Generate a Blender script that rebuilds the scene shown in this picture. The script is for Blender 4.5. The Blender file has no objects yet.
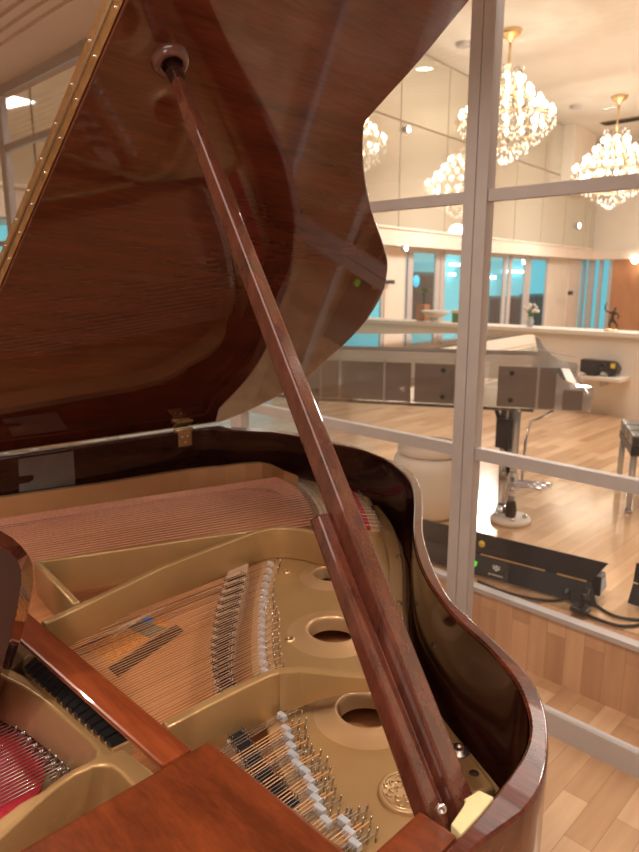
import bpy, bmesh, math, random
from mathutils import Vector, Matrix
random.seed(7)
sc = bpy.context.scene
COL = sc.collection
CAMZ = 1.45
FPX, W, H = 665.0, 639.0, 852.0
yaw, pitch = math.radians(135), math.radians(12.4)
FW = Vector((math.cos(yaw)*math.cos(pitch), math.sin(yaw)*math.cos(pitch), -math.sin(pitch)))
RT = Vector((math.sin(yaw), -math.cos(yaw), 0))
UP = RT.cross(FW)
CP = Vector((0, 0, CAMZ))

# ---- survey helpers: where a sighted point meets a real plane of the room ----
def ray(px, py): return FW + RT*((px-W/2)/FPX) - UP*((py-H/2)/FPX)
def Z(px, py, z):            # z relative to eye height
    d = ray(px, py); return CP + d*(z/d.z)
def Y(px, py, y):
    d = ray(px, py); return CP + d*(y/d.y)
def X(px, py, x):
    d = ray(px, py); return CP + d*(x/d.x)
def PL(px, py, p, n):
    d = ray(px, py); return CP + d*((p-CP).dot(n)/d.dot(n))
def D(px, py, dep): return CP + ray(px, py)*dep
def ZZ(z, *pts): return [Z(a, b, z) for a, b in pts]

# ------------------------------------------------------------------ materials
def newmat(name):
    m = bpy.data.materials.new(name); m.use_nodes = True
    nt = m.node_tree; return m, nt, nt.nodes, nt.links, nt.nodes['Principled BSDF']
def setp(b, **k):
    for n, v in k.items():
        n = {'base':'Base Color','rough':'Roughness','metal':'Metallic','coat':'Coat Weight','spec':'Specular IOR Level',
             'trans':'Transmission Weight','ior':'IOR','emc':'Emission Color','em':'Emission Strength','crough':'Coat Roughness','alpha':'Alpha'}[n]
        if n in ('Base Color','Emission Color') and len(v) == 3: v = (*v, 1)
        b.inputs[n].default_value = v
def plain(name, base, rough=.5, metal=0., var=.12, scale=30., bump=0., **k):
    m, nt, N, L, b = newmat(name); setp(b, rough=rough, metal=metal, **k)
    tc = N.new('ShaderNodeTexCoord'); nz = N.new('ShaderNodeTexNoise'); nz.inputs['Scale'].default_value = scale
    nz.inputs['Detail'].default_value = 4
    L.new(tc.outputs['Object'], nz.inputs['Vector'])
    r = N.new('ShaderNodeValToRGB'); L.new(nz.outputs['Fac'], r.inputs['Fac'])
    r.color_ramp.elements[0].position = .3; r.color_ramp.elements[1].position = .7
    r.color_ramp.elements[0].color = tuple(c*(1-var) for c in base)+(1,)
    r.color_ramp.elements[1].color = tuple(min(1, c*(1+var)) for c in base)+(1,)
    L.new(r.outputs['Color'], b.inputs['Base Color'])
    if bump:
        bp = N.new('ShaderNodeBump'); bp.inputs['Strength'].default_value = bump; bp.inputs['Distance'].default_value = .001
        n2 = N.new('ShaderNodeTexNoise'); n2.inputs['Scale'].default_value = scale*20; L.new(tc.outputs['Object'], n2.inputs['Vector'])
        L.new(n2.outputs['Fac'], bp.inputs['Height']); L.new(bp.outputs['Normal'], b.inputs['Normal'])
    return m
def wood(name, c1, c2, scl=(1, 1, 1), rough=.12, coat=1., spec=.5, rot=(0, 0, 0), dist=3.):
    m, nt, N, L, b = newmat(name); setp(b, rough=rough, coat=coat, spec=spec, crough=.02)
    tc = N.new('ShaderNodeTexCoord'); mp = N.new('ShaderNodeMapping'); mp.inputs['Scale'].default_value = scl; mp.inputs['Rotation'].default_value = rot
    L.new(tc.outputs['Object'], mp.inputs['Vector'])
    n1 = N.new('ShaderNodeTexNoise'); n1.inputs['Scale'].default_value = 1; n1.inputs['Detail'].default_value = 6; n1.inputs['Distortion'].default_value = dist*.1
    L.new(mp.outputs['Vector'], n1.inputs['Vector'])
    n2 = N.new('ShaderNodeTexNoise'); n2.inputs['Scale'].default_value = 9; n2.inputs['Detail'].default_value = 5
    L.new(mp.outputs['Vector'], n2.inputs['Vector'])
    mx = N.new('ShaderNodeMix'); mx.data_type = 'FLOAT'; mx.inputs[0].default_value = .35
    L.new(n1.outputs['Fac'], mx.inputs[2]); L.new(n2.outputs['Fac'], mx.inputs[3])
    r = N.new('ShaderNodeValToRGB'); L.new(mx.outputs[0], r.inputs['Fac'])
    r.color_ramp.elements[0].position = .36; r.color_ramp.elements[1].position = .64
    r.color_ramp.elements[0].color = (*c1, 1); r.color_ramp.elements[1].color = (*c2, 1)
    L.new(r.outputs['Color'], b.inputs['Base Color'])
    return m
def parquet(name, c1, c2, axes='yx', bw=.42, bh=.075, rough=.25, coat=.3, fac=1.):
    m, nt, N, L, b = newmat(name); setp(b, rough=rough, coat=coat, crough=.12)
    tc = N.new('ShaderNodeTexCoord'); sp = N.new('ShaderNodeSeparateXYZ'); cb = N.new('ShaderNodeCombineXYZ')
    L.new(tc.outputs['Object'], sp.inputs[0])
    L.new(sp.outputs[axes[0].upper()], cb.inputs[0]); L.new(sp.outputs[axes[1].upper()], cb.inputs[1])
    br = N.new('ShaderNodeTexBrick'); L.new(cb.outputs[0], br.inputs['Vector'])
    br.inputs['Scale'].default_value = 1; br.inputs['Brick Width'].default_value = bw; br.inputs['Row Height'].default_value = bh
    br.inputs['Mortar Size'].default_value = .0007; br.inputs['Color1'].default_value = (*c1, 1); br.inputs['Color2'].default_value = (*c2, 1)
    br.inputs['Mortar'].default_value = tuple(x*.6 for x in c2)+(1,); br.offset = .37; br.offset_frequency = 2; br.squash = 1
    mp = N.new('ShaderNodeMapping'); mp.inputs['Scale'].default_value = (2, 22, 1); L.new(cb.outputs[0], mp.inputs['Vector'])
    nz = N.new('ShaderNodeTexNoise'); nz.inputs['Scale'].default_value = 1.; nz.inputs['Detail'].default_value = 5; L.new(mp.outputs[0], nz.inputs['Vector'])
    mx = N.new('ShaderNodeMix'); mx.data_type = 'RGBA'; mx.blend_type = 'OVERLAY'; mx.inputs[0].default_value = .35
    L.new(br.outputs['Color'], mx.inputs[6]); L.new(nz.outputs['Fac'], mx.inputs[7]); L.new(mx.outputs[2], b.inputs['Base Color'])
    return m
def emis(name, col, s, rough=.3):
    m = plain(name, col, rough, emc=col, em=s); return m
def sheet(name, tint, refl=.08, haze=.0, hazec=(1, 1, 1), rough=0.):
    # clear sheet: see-through + mirror-like fresnel + a little milky haze
    m = bpy.data.materials.new(name); m.use_nodes = True; nt = m.node_tree; N = nt.nodes; L = nt.links
    N.remove(N['Principled BSDF']); out = N['Material Output']
    t = N.new('ShaderNodeBsdfTransparent'); t.inputs[0].default_value = (*tint, 1)
    g = N.new('ShaderNodeBsdfGlossy'); g.inputs['Roughness'].default_value = rough
    d = N.new('ShaderNodeBsdfDiffuse'); 
    nz = N.new('ShaderNodeTexNoise'); nz.inputs['Scale'].default_value = 3.
    rp = N.new('ShaderNodeValToRGB'); L.new(nz.outputs['Fac'], rp.inputs[0]); rp.color_ramp.elements[0].color = tuple(c*.85 for c in hazec)+(1,); rp.color_ramp.elements[1].color = (*hazec, 1)
    L.new(rp.outputs[0], d.inputs[0])
    fr = N.new('ShaderNodeFresnel'); fr.inputs[0].default_value = 1.45
    ma = N.new('ShaderNodeMath'); ma.operation = 'MULTIPLY'; ma.inputs[1].default_value = refl/.04; ma.use_clamp = True; L.new(fr.outputs[0], ma.inputs[0])
    m1 = N.new('ShaderNodeMixShader'); m1.inputs[0].default_value = haze; L.new(t.outputs[0], m1.inputs[1]); L.new(d.outputs[0], m1.inputs[2])
    m2 = N.new('ShaderNodeMixShader'); L.new(ma.outputs[0], m2.inputs[0]); L.new(m1.outputs[0], m2.inputs[1]); L.new(g.outputs[0], m2.inputs[2])
    L.new(m2.outputs[0], out.inputs[0]); return m

M = {}
M['mah'] = wood('mahogany_gloss', (.045, .011, .007), (.16, .036, .018), (3, 40, 40), .16, .55, .4)
M['mah_lid'] = wood('mahogany_lid', (.085, .024, .014), (.17, .046, .026), (26, 2.2, 26), .04, .7, .5)
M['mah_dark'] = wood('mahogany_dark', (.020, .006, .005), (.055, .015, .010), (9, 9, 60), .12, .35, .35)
M['mah_red'] = wood('mahogany_red', (.16, .030, .009), (.31, .070, .020), (5, 60, 60), .28, .5)
M['mah_tray'] = wood('mahogany_tray', (.095, .020, .006), (.22, .048, .013), (9, 34, 34), .3, .4)
M['stick'] = wood('mahogany_stick', (.060, .017, .011), (.145, .040, .023), (60, 60, 5), .09)
M['gold'] = plain('bronze_paint', (.50, .305, .130), .36, .4, .06, 14, .25, coat=.15)
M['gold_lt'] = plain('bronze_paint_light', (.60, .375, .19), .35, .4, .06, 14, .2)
M['gold_dk'] = plain('bronze_paint_dark', (.28, .175, .09), .45, .4, .1, 14, .2)  # darker tone of the bronze paint
M['brass'] = plain('brass', (.86, .64, .34), .3, .95, .15, 60)
M['sound'] = wood('spruce_soundboard', (.50, .19, .07), (.70, .31, .13), (60, 3, 10), .3, .5)
M['copper'] = plain('copper_winding', (.85, .46, .34), .35, .7, .15, 200)
M['steel'] = plain('steel_wire', (.55, .50, .46), .25, .95, .1, 300)
M['orange'] = plain('warm_wire', (.88, .50, .27), .4, .5, .1, 300)
M['chrome'] = plain('chrome', (.80, .82, .88), .12, 1., .05, 100)
M['silver'] = plain('satin_silver', (.80, .86, .95), .28, .55, .05, 100)
M['black'] = plain('black_lacquer', (.012, .012, .014), .4, 0, .2, 40)
M['graphite'] = plain('graphite', (.016, .017, .022), .45, .2, .3, 300)
M['bridge'] = wood('maple_bridge', (.40, .27, .17), (.58, .42, .29), (30, 5, 20), .4, .2)
M['felt_red'] = plain('red_felt', (.45, .018, .035), .9, 0, .2, 200)
M['cream'] = plain('cream_rubber', (.72, .62, .33), .45, 0, .06, 60)
M['grey_card'] = plain('grey_plaque', (.20, .19, .185), .25, .2, .1, 30)
M['floor'] = parquet('oak_parquet', (.76, .50, .30), (.54, .31, .165))
M['stagefloor'] = parquet('stage_parquet', (.78, .51, .30), (.55, .33, .175), 'yx', .42, .075, .17, .6)
M['riser'] = parquet('riser_oak', (.70, .42, .24), (.50, .27, .14), 'zx', .30, .07, .3)
M['white'] = plain('painted_frame', (.50, .46, .45), .4, 0, .04, 10)
M['whitewall'] = plain('warm_white_wall', (.80, .73, .63), .6, 0, .03, 3)
M['soffit'] = plain('soffit_white', (.76, .66, .56), .6, 0, .03, 3)
M['ceil'] = plain('ceiling_white', (.76, .72, .64), .7, 0, .03, 2)
M['ceil_n'] = plain('ceiling_near', (.78, .66, .60), .7, 0, .03, 2)
M['glass'] = sheet('window_glass', (.96, .955, .95), .022, .035, (1, .93, .86))
M['glass2'] = sheet('lobby_glass', (.80, .93, .95), .008, .05, (.7, .9, .95))
M['acryl'] = sheet('clear_acrylic', (.93, .93, .93), .10, .10, (1, .95, .9))
M['acryl_g'] = sheet('smoked_acrylic', (.50, .43, .40), .04, .72, (.30, .25, .22))
M['acryl_w'] = sheet('frosted_acrylic', (.8, .82, .83), .12, .45, (.93, .93, .92))
M['acryl_top'] = sheet('acrylic_top', (.75, .8, .82), .15, .55, (.80, .86, .88))  # pale bluish haze stands in for windows mirrored in the lid
M['timber'] = wood('timber_panelling', (.40, .17, .075), (.50, .24, .11), (3, 3, 1), .5, 0)
M['cyan'] = emis('cyan_lit_room', (.16, .60, .70), .7)  # glow put into the wall colour in place of lamps in that room
M['cyan_d'] = emis('dim_teal_room', (.05, .15, .17), .12)  # slight glow put into floor and cabinets, which are no lamps
M['tube'] = emis('office_light', (.8, .97, 1), 6)
M['bulb'] = emis('warm_bulb', (1, .88, .70), 9)
M['crystal'] = emis('lit_crystal', (1, .90, .76), 1.0, .1)  # drops glow themselves, standing in for bulb light caught in glass
M['crystal_d'] = plain('crystal_drop', (.34, .27, .20), .1, .5, .3, 60, emc=(1, .8, .55), em=.12)  # weak glow put into the darker drops as well
M['spot'] = emis('spot_lens', (1, .93, .8), 30)
M['leaf'] = plain('leaf', (.10, .22, .07), .5, 0, .3, 60)
M['bronze'] = plain('dark_bronze', (.05, .035, .02), .35, .7, .3, 60)
M['yellow'] = plain('yellow_label', (.85, .60, .05), .5, 0, .05, 10)
M['green'] = emis('green_led', (.10, .95, .05), .6)
M['blue'] = emis('blue_sign', (.05, .45, .75), .8)
M['bluepaint'] = plain('blue_print', (.03, .22, .65), .5, 0, .1, 100)
M['print'] = plain('pale_print', (.75, .72, .66), .5, 0, .05, 100)
M['greyprint'] = plain('grey_green_print', (.17, .17, .12), .5, 0, .3, 400)
M['brown_dk'] = plain('dark_brown', (.05, .022, .012), .6, 0, .2, 20)
# window-wall panelling: half mirror, thin seams come from separate panels
def mirrorish():
    m, nt, N, L, b = newmat('mirror_panel')
    setp(b, rough=.03, metal=0, base=(.60, .53, .38))
    out = N['Material Output']; g = N.new('ShaderNodeBsdfGlossy'); g.inputs[0].default_value = (.84, .84, .78, 1); g.inputs['Roughness'].default_value = .02
    mx = N.new('ShaderNodeMixShader'); mx.inputs[0].default_value = .55
    nz = N.new('ShaderNodeTexNoise'); nz.inputs['Scale'].default_value = .6
    r = N.new('ShaderNodeValToRGB'); r.color_ramp.elements[0].color = (.54, .50, .40, 1); r.color_ramp.elements[1].color = (.62, .58, .48, 1)
    L.new(nz.outputs['Fac'], r.inputs[0]); L.new(r.outputs[0], b.inputs['Base Color'])
    L.new(b.outputs[0], mx.inputs[1]); L.new(g.outputs[0], mx.inputs[2]); L.new(mx.outputs[0], out.inputs[0]); return m
M['mirror'] = mirrorish()

# ------------------------------------------------------------------ builders
def link(name, me, mat, parent=None, smooth=None):
    o = bpy.data.objects.new(name, me); COL.objects.link(o)
    if mat is not None:
        for mm in (mat if isinstance(mat, (list, tuple)) else [mat]): me.materials.append(mm)
    if smooth is not None:
        for p in me.polygons: p.use_smooth = smooth
    if parent is not None:
        o.parent = parent
        r = parent
        while r.parent is not None: r = r.parent
        me.transform(Matrix.Translation(-r.location))
        # intermediate parents sit at identity so the whole tree shares the root frame
    return o
def recentre(o):
    # top-level single mesh: put origin at base centre
    me = o.data; xs = [v.co for v in me.vertices]
    c = Vector((sum(v.x for v in xs)/len(xs), sum(v.y for v in xs)/len(xs), min(v.z for v in xs)))
    me.transform(Matrix.Translation(-c)); o.location = c; return o
def empty(name, loc, label=None, cat=None, group=None, kind=None):
    o = bpy.data.objects.new(name, None); COL.objects.link(o); o.location = loc; o.empty_display_size = .1
    tag(o, label, cat, group, kind); return o
def tag(o, label=None, cat=None, group=None, kind=None):
    if label: o['label'] = label
    if cat: o['category'] = cat
    if group: o['group'] = group
    if kind: o['kind'] = kind
    return o
class MB:
    def __init__(s): s.bm = bmesh.new(); s.mi = 0
    def face(s, vs):
        f = s.bm.faces.new([s.bm.verts.new(v) for v in vs]); f.material_index = s.mi; return s
    def hexa(s, b, t):   # b,t: lists of n points, prism between
        n = len(b); vb = [s.bm.verts.new(v) for v in b]; vt = [s.bm.verts.new(v) for v in t]
        fs = [s.bm.faces.new(list(reversed(vb))), s.bm.faces.new(vt)]
        for i in range(n): fs.append(s.bm.faces.new([vb[i], vb[(i+1) % n], vt[(i+1) % n], vt[i]]))
        for f in fs: f.material_index = s.mi
        return s
    def box(s, c, size, rot=None):
        c = Vector(c); hx, hy, hz = size[0]/2, size[1]/2, size[2]/2
        R = rot if rot is not None else Matrix.Identity(3)
        q = [(-hx, -hy), (hx, -hy), (hx, hy), (-hx, hy)]
        return s.hexa([c+R@Vector((a, b, -hz)) for a, b in q], [c+R@Vector((a, b, hz)) for a, b in q])
    def bar(s, a, b, w, h, up=Vector((0, 0, 1)), w2=None, h2=None):
        a = Vector(a); b = Vector(b); d = (b-a).normalized(); r = d.cross(up).normalized(); u = r.cross(d)
        w2 = w if w2 is None else w2; h2 = h if h2 is None else h2
        q = [(-.5, -.5), (.5, -.5), (.5, .5), (-.5, .5)]
        return s.hexa([a+r*(x*w)+u*(y*h) for x, y in q], [b+r*(x*w2)+u*(y*h2) for x, y in q])
    def tube(s, pts, r, n=8, r2=None, cap=True):
        pts = [Vector(p) for p in pts]; rings = []
        for i, p in enumerate(pts):
            d = (pts[min(i+1, len(pts)-1)]-pts[max(i-1, 0)]).normalized()
            up = Vector((0, 0, 1)) if abs(d.z) < .9 else Vector((1, 0, 0))
            a = d.cross(up).normalized(); b = a.cross(d)
            rr = r[i] if isinstance(r, (list, tuple)) else (r + ((r2-r)*i/(len(pts)-1) if r2 is not None else 0))
            rings.append([s.bm.verts.new(p+a*(rr*math.cos(2*math.pi*k/n))+b*(rr*math.sin(2*math.pi*k/n))) for k in range(n)])
        for i in range(len(rings)-1):
            for k in range(n):
                f = s.bm.faces.new([rings[i][k], rings[i][(k+1) % n], rings[i+1][(k+1) % n], rings[i+1][k]]); f.material_index = s.mi; f.smooth = True
        if cap and n > 2:
            for rg in (rings[0], rings[-1]):
                f = s.bm.faces.new(rg); f.material_index = s.mi
        return s
    def lathe(s, c, prof, n=24, axis=Vector((0, 0, 1))):
        c = Vector(c); ax = axis.normalized(); t = Vector((1, 0, 0)) if abs(ax.x) < .9 else Vector((0, 1, 0))
        a = ax.cross(t).normalized(); b = ax.cross(a); rings = []
        for r, h in prof:
            if r < 1e-6: rings.append([s.bm.verts.new(c+ax*h)])
            else: rings.append([s.bm.verts.new(c+ax*h+a*(r*math.cos(2*math.pi*k/n))+b*(r*math.sin(2*math.pi*k/n))) for k in range(n)])
        for i in range(len(rings)-1):
            A, B = rings[i], rings[i+1]
            for k in range(n):
                k2 = (k+1) % n
                if len(A) == 1 and len(B) == 1: continue
                if len(A) == 1: vs = [A[0], B[k], B[k2]]
                elif len(B) == 1: vs = [A[k], A[k2], B[0]]
                else: vs = [A[k], A[k2], B[k2], B[k]]
                f = s.bm.faces.new(vs); f.smooth = True; f.material_index = s.mi
        return s
    def ico(s, c, r, sub=1, sc_=(1, 1, 1)):
        g = bmesh.ops.create_icosphere(s.bm, subdivisions=sub, radius=r)
        for v in g['verts']:
            v.co = Vector((v.co.x*sc_[0], v.co.y*sc_[1], v.co.z*sc_[2]))+Vector(c)
            for f in v.link_faces: f.material_index = s.mi; f.smooth = True
        return s
    def octa(s, c, r, h):
        c = Vector(c); q = [s.bm.verts.new(c+Vector(v)) for v in ((r, 0, 0), (0, r, 0), (-r, 0, 0), (0, -r, 0))]
        t = s.bm.verts.new(c+Vector((0, 0, h))); b = s.bm.verts.new(c-Vector((0, 0, h)))
        for i in range(4):
            for x in (t, b):
                f = s.bm.faces.new([q[i], q[(i+1) % 4], x]); f.material_index = s.mi
        return s
    def build(s, name, mat, parent=None, bevel=0, seg=2, fixn=True):
        if fixn: bmesh.ops.recalc_face_normals(s.bm, faces=s.bm.faces)
        if bevel:
            es = [e for e in s.bm.edges if len(e.link_faces) == 2 and e.calc_face_angle(0) > .6]
            bmesh.ops.bevel(s.bm, geom=es, offset=bevel, segments=seg, affect='EDGES', profile=.6, clamp_overlap=True)
            for f in s.bm.faces: f.smooth = False
        me = bpy.data.meshes.new(name); s.bm.to_mesh(me); s.bm.free()
        return link(name, me, mat, parent)
def smooth_pts(pts, k=4, closed=False):
    out = []; n = len(pts)
    rng = range(n if closed else n-1)
    for i in rng:
        p0 = pts[(i-1) % n] if (closed or i > 0) else pts[i]; p1 = pts[i]; p2 = pts[(i+1) % n]
        p3 = pts[(i+2) % n] if (closed or i+2 < n) else p2
        for j in range(k):
            t = j/k
            out.append(.5*((2*p1)+(p2-p0)*t+(2*p0-5*p1+4*p2-p3)*t*t+(3*p1-p0-3*p2+p3)*t**3))
    if not closed: out.append(pts[-1])
    return out
def slab(name, outline, z0, z1, mat, parent=None, holes=(), bevel=0.):
    """flat plate from a 2D curve (may have holes) with rounded edges, between world heights z0<z1"""
    cu = bpy.data.curves.new(name, 'CURVE'); cu.dimensions = '2D'; cu.fill_mode = 'BOTH'
    cu.extrude = max(1e-5, (z1-z0)/2-bevel); cu.bevel_depth = bevel; cu.bevel_resolution = 2; cu.offset = -bevel
    for loop in [outline]+list(holes):
        sp = cu.splines.new('POLY'); sp.points.add(len(loop)-1); sp.use_cyclic_u = True
        for i, p in enumerate(loop): sp.points[i].co = (p[0], p[1], 0, 1)
    tmp = bpy.data.objects.new('tmp', cu); COL.objects.link(tmp)
    dg = bpy.context.evaluated_depsgraph_get(); dg.update()
    me = bpy.data.meshes.new_from_object(tmp.evaluated_get(dg)); bpy.data.objects.remove(tmp); me.name = name
    me.transform(Matrix.Translation((0, 0, (z0+z1)/2)))
    me.materials.clear()
    o = link(name, me, mat, parent); return o
def ribbon(path, w):
    """closed outline around a centre path with width w (xy)"""
    L_, R_ = [], []
    for i, p in enumerate(path):
        d = (path[min(i+1, len(path)-1)]-path[max(i-1, 0)]); d = Vector((d.x, d.y, 0)).normalized(); n = Vector((-d.y, d.x, 0))
        ww = w[i] if isinstance(w, (list, tuple)) else w
        L_.append(p+n*ww/2); R_.append(p-n*ww/2)
    return L_+R_[::-1]
def rel(z): return CAMZ+z

# =================================================================== SETTING
GY = 1.89                                    # the glass wall stands on this line
def quadbox(name, x0, x1, y0, y1, z0, z1, mat, kind='structure', parent=None, bev=0):
    o = MB().box(((x0+x1)/2, (y0+y1)/2, (z0+z1)/2), (x1-x0, y1-y0, z1-z0)).build(name, mat, parent, bev)
    if kind and parent is None: o['kind'] = kind
    return o
quadbox('floor', -6.5, 3.5, -3.5, 2.16, -.1, 0, M['floor'])
quadbox('trim_3', -7.6, 4.5, 2.16, 2.26, 0, .247, M['riser'])                      # the stage riser
st = quadbox('stage_floor', -7.6, 4.5, 2.26, 6.05, .02, .25, M['stagefloor']); st.name = 'floor_stage'
quadbox('trim_4', -7.6, 4.5, 2.15, 2.19, .247, .265, M['white'])                    # pale nosing of the stage
quadbox('floor_lobby', -9.5, 6, 6.05, 19.5, -.1, 0, M['floor'])
# near ceiling with ribs
quadbox('ceiling', -6.5, 3.5, -3.5, 1.95, rel(1.25), rel(1.33), M['ceil_n'])
mb = MB()
for i in range(60):
    y = 1.60-i*.075
    mb.box((-1.5, y, rel(1.243)), (10, .045, .02))
mb.build('trim_5', M['ceil_n'])['kind'] = 'structure'
quadbox('wall_right', 3.4, 3.5, -3.5, 2.0, 0, rel(1.33), M['whitewall'])
quadbox('wall_back', -6.5, 3.5, -3.5, -3.4, 0, rel(1.33), M['whitewall'])
quadbox('wall_left', -6.5, -6.4, -3.5, 1.84, 0, rel(1.33), M['whitewall'])
# hall ceiling
quadbox('ceiling_hall', -10.5, 6, 1.95, 19.5, rel(3.3), rel(3.4), M['ceil'])
quadbox('wall_above_glass', -7.6, 4.5, 1.96, 2.04, rel(1.25), rel(3.3), M['timber'])
quadbox('wall_far_right', 5.9, 6, 2, 19.5, 0, rel(3.3), M['whitewall'])

# ---- glass wall: bays between mullions
mxs = [-6.14, -4.90, -3.66, -2.42, -1.188, .06, 1.30, 2.54]
rails = [(-1.45, -1.37), (-.585, -.545), (.235, .27), (.845, .885), (1.19, 1.25)]
for i in range(len(mxs)-1):
    w = empty('window_%d' % (i+1), ((mxs[i]+mxs[i+1])/2, GY, 0), kind='structure')
    a, b = mxs[i]+.043, mxs[i+1]-.043
    mb = MB()
    for z0, z1 in rails: mb.box(((a+b)/2, GY, rel((z0+z1)/2)), (b-a, .03, z1-z0))
    mb.build('frame', M['white'], w)
    MB().face([(a, GY, .05), (b, GY, .05), (b, GY, rel(1.2)), (a, GY, rel(1.2))]).build('pane', M['glass'], w)
for i, x in enumerate(mxs):
    mb = MB(); mb.box((x-.0215, GY, rel(-.1)), (.040, .045, 2.7)); mb.box((x+.0215, GY, rel(-.1)), (.040, .045, 2.7)); mb.box((x, GY+.004, rel(-.1)), (.008, .036, 2.7))
    o = mb.build('trim_%d' % (10+i), M['white']); o['kind'] = 'structure'

# ---- far mirror wall W1 (runs away from the glass) and its bulkhead
A1 = Z(435, 58, 3.3); B1 = Z(565, 125, 3.3); dW = Vector(((B1-A1).x, (B1-A1).y, 0)).normalized(); nW = Vector((dW.y, -dW.x, 0))
def onW(px, py, off=0.): return PL(px, py, A1+nW*off, nW)
def s_of(p): return (Vector((p.x, p.y, 0))-Vector((A1.x, A1.y, 0))).dot(dW)
def Wp(s, z, off=0.): q = A1+dW*s+nW*off; return Vector((q.x, q.y, rel(z)))
s0 = (2.0-A1.y)/dW.y; s1 = s_of(onW(592, 254))
def wallquad(name, sa, sb, za, zb, off, mat, th=.08, kind='structure', parent=None):
    mb = MB(); mb.hexa([Wp(sa, za, off), Wp(sb, za, off), Wp(sb, za, off-th), Wp(sa, za, off-th)], [Wp(sa, zb, off), Wp(sb, zb, off), Wp(sb, zb, off-th), Wp(sa, zb, off-th)])
    o = mb.build(name, mat, parent)
    if kind and parent is None: o['kind'] = kind
    return o
seams = [s0]
s = s_of(onW(401, 121)); step = s_of(onW(448, 136))-s; k = math.ceil((s-s0)/step)-1
s -= k*step
while s < s1-.3: seams.append(s); s += step
seams.append(s1)
root = empty('wall_mirror', Wp(s0, -1.45, -.1), kind='structure')
def panels(zlo, zhi, mat, g=.018):
    for i in range(len(seams)-1):
        mb = MB(); a, b = seams[i]+g/2, seams[i+1]-g/2
        mb.hexa([Wp(a, zlo, 0), Wp(b, zlo, 0), Wp(b, zlo, -.02), Wp(a, zlo, -.02)], [Wp(a, zhi, 0), Wp(b, zhi, 0), Wp(b, zhi, -.02), Wp(a, zhi, -.02)])
        mb.build('panel', mat, root)
panels(.74, 2.25, M['mirror']); panels(2.27, 3.28, M['mirror'])
wallquad('backing', s0, s1, .5, 3.3, -.025, M['gold_dk'], .08, None, root)
wallquad('trim_20', s0, s1+.2, .50, .74, .05, M['soffit'], .9)                      # bulkhead band + its soffit
wallquad('trim_21', s0, s1+.2, .735, .765, .09, M['whitewall'], .12)
# recessed shopfront line under the bulkhead
OF = -.30
def onV(px, py): return PL(px, py, A1+nW*OF, nW)
def sv(px, py=300): return s_of(onV(px, py))
def vq(name, xa, xb, za, zb, mat, th=.1, off=OF, kind='structure', parent=None): return wallquad(name, sv(xa), sv(xb), za, zb, off, mat, th, kind, parent)
vq('wall_pilaster', 383, 402, -1.45, .5, M['soffit'], .05, OF+.03)
vq('wall_lobby', 545, 565, -1.45, .5, M['whitewall'], .05, OF+.03)
vq('wall_lobby_end', 565, 577, -1.45, .5, M['soffit'], .05, OF+.05)
# back room beyond the shopfront
bk = OF-.75
wallquad('wall_room_back', s0, s1+1, -1.45, 1.0, bk, M['cyan'], .1)
wallquad('floor_room', s0, s1+1, -1.5, -1.45, OF, M['cyan_d'], .8)
wallquad('ceiling_room', s0, s1+1, .55, .6, OF, M['whitewall'], .8)
for j, (xa, xb) in enumerate(((402, 436), (441, 503), (508, 524), (527, 545), (340, 383))):
    w = empty('window_%d' % (20+j), Wp(sv((xa+xb)/2), -1.45, OF), kind='structure')
    a, b = sv(xa), sv(xb)
    mb = MB(); q = [Wp(a, -1.40, OF), Wp(b, -1.40, OF), Wp(b, .5, OF), Wp(a, .5, OF)]; mb.face(q); mb.build('pane', M['glass2'], w)
    mb = MB()
    for ss in (a, b): mb.box(Wp(ss, -.47, OF), (.16, .03, 1.95), Matrix.Rotation(math.atan2(dW.y, dW.x), 3, 'Z'))
    if j == 0: mb.box(Wp(sv(409), -.47, OF), (.16, .03, 1.95), Matrix.Rotation(math.atan2(dW.y, dW.x), 3, 'Z'))
    mb.bar(Wp(a, .47, OF), Wp(b, .47, OF), .08, .06); mb.bar(Wp(a, -1.40, OF), Wp(b, -1.40, OF), .08, .08)
    mb.build('frame', M['white'], w)
# things seen through the shopfront
def wbox(name, px, py0, py1, pw, off, mat, label, cat, th=.3, group=None):
    a = PL(px-pw/2, py1, A1+nW*off, nW); b = PL(px+pw/2, py0, A1+nW*off, nW)
    return a, b
def cabinet(xa, xb, ytop, off, label, group=None):
    sa, sb = s_of(PL(xa, 300, A1+nW*off, nW)), s_of(PL(xb, 300, A1+nW*off, nW)); zt = PL((xa+xb)/2, ytop, A1+nW*off, nW).z-CAMZ
    r = empty('display_cabinet', Wp((sa+sb)/2, -1.45, off), label, 'cabinet', group)
    wallquad('carcass', sa, sb, -1.45, zt, off, M['cyan_d'], .2, None, r)
    wallquad('door', sa+.04, (sa+sb)/2-.01, -1.38, zt-.06, off+.02, M['graphite'], .02, None, r)
    wallquad('door', (sa+sb)/2+.01, sb-.04, -1.38, zt-.06, off+.02, M['graphite'], .02, None, r)
cabinet(527, 543, 294, bk+.3, 'dark cabinet behind the rightmost tall pane of the shopfront')
cabinet(508, 521, 296, bk+.3, 'dark cabinet behind the narrow tall pane left of the flowers')
cabinet(490, 501, 296, bk+.3, 'dark cabinet seen just right of the big grey mullion')
cabinet(412, 434, 272, bk+.3, 'tall dark cabinet behind the pane with a blue round sticker')
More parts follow.
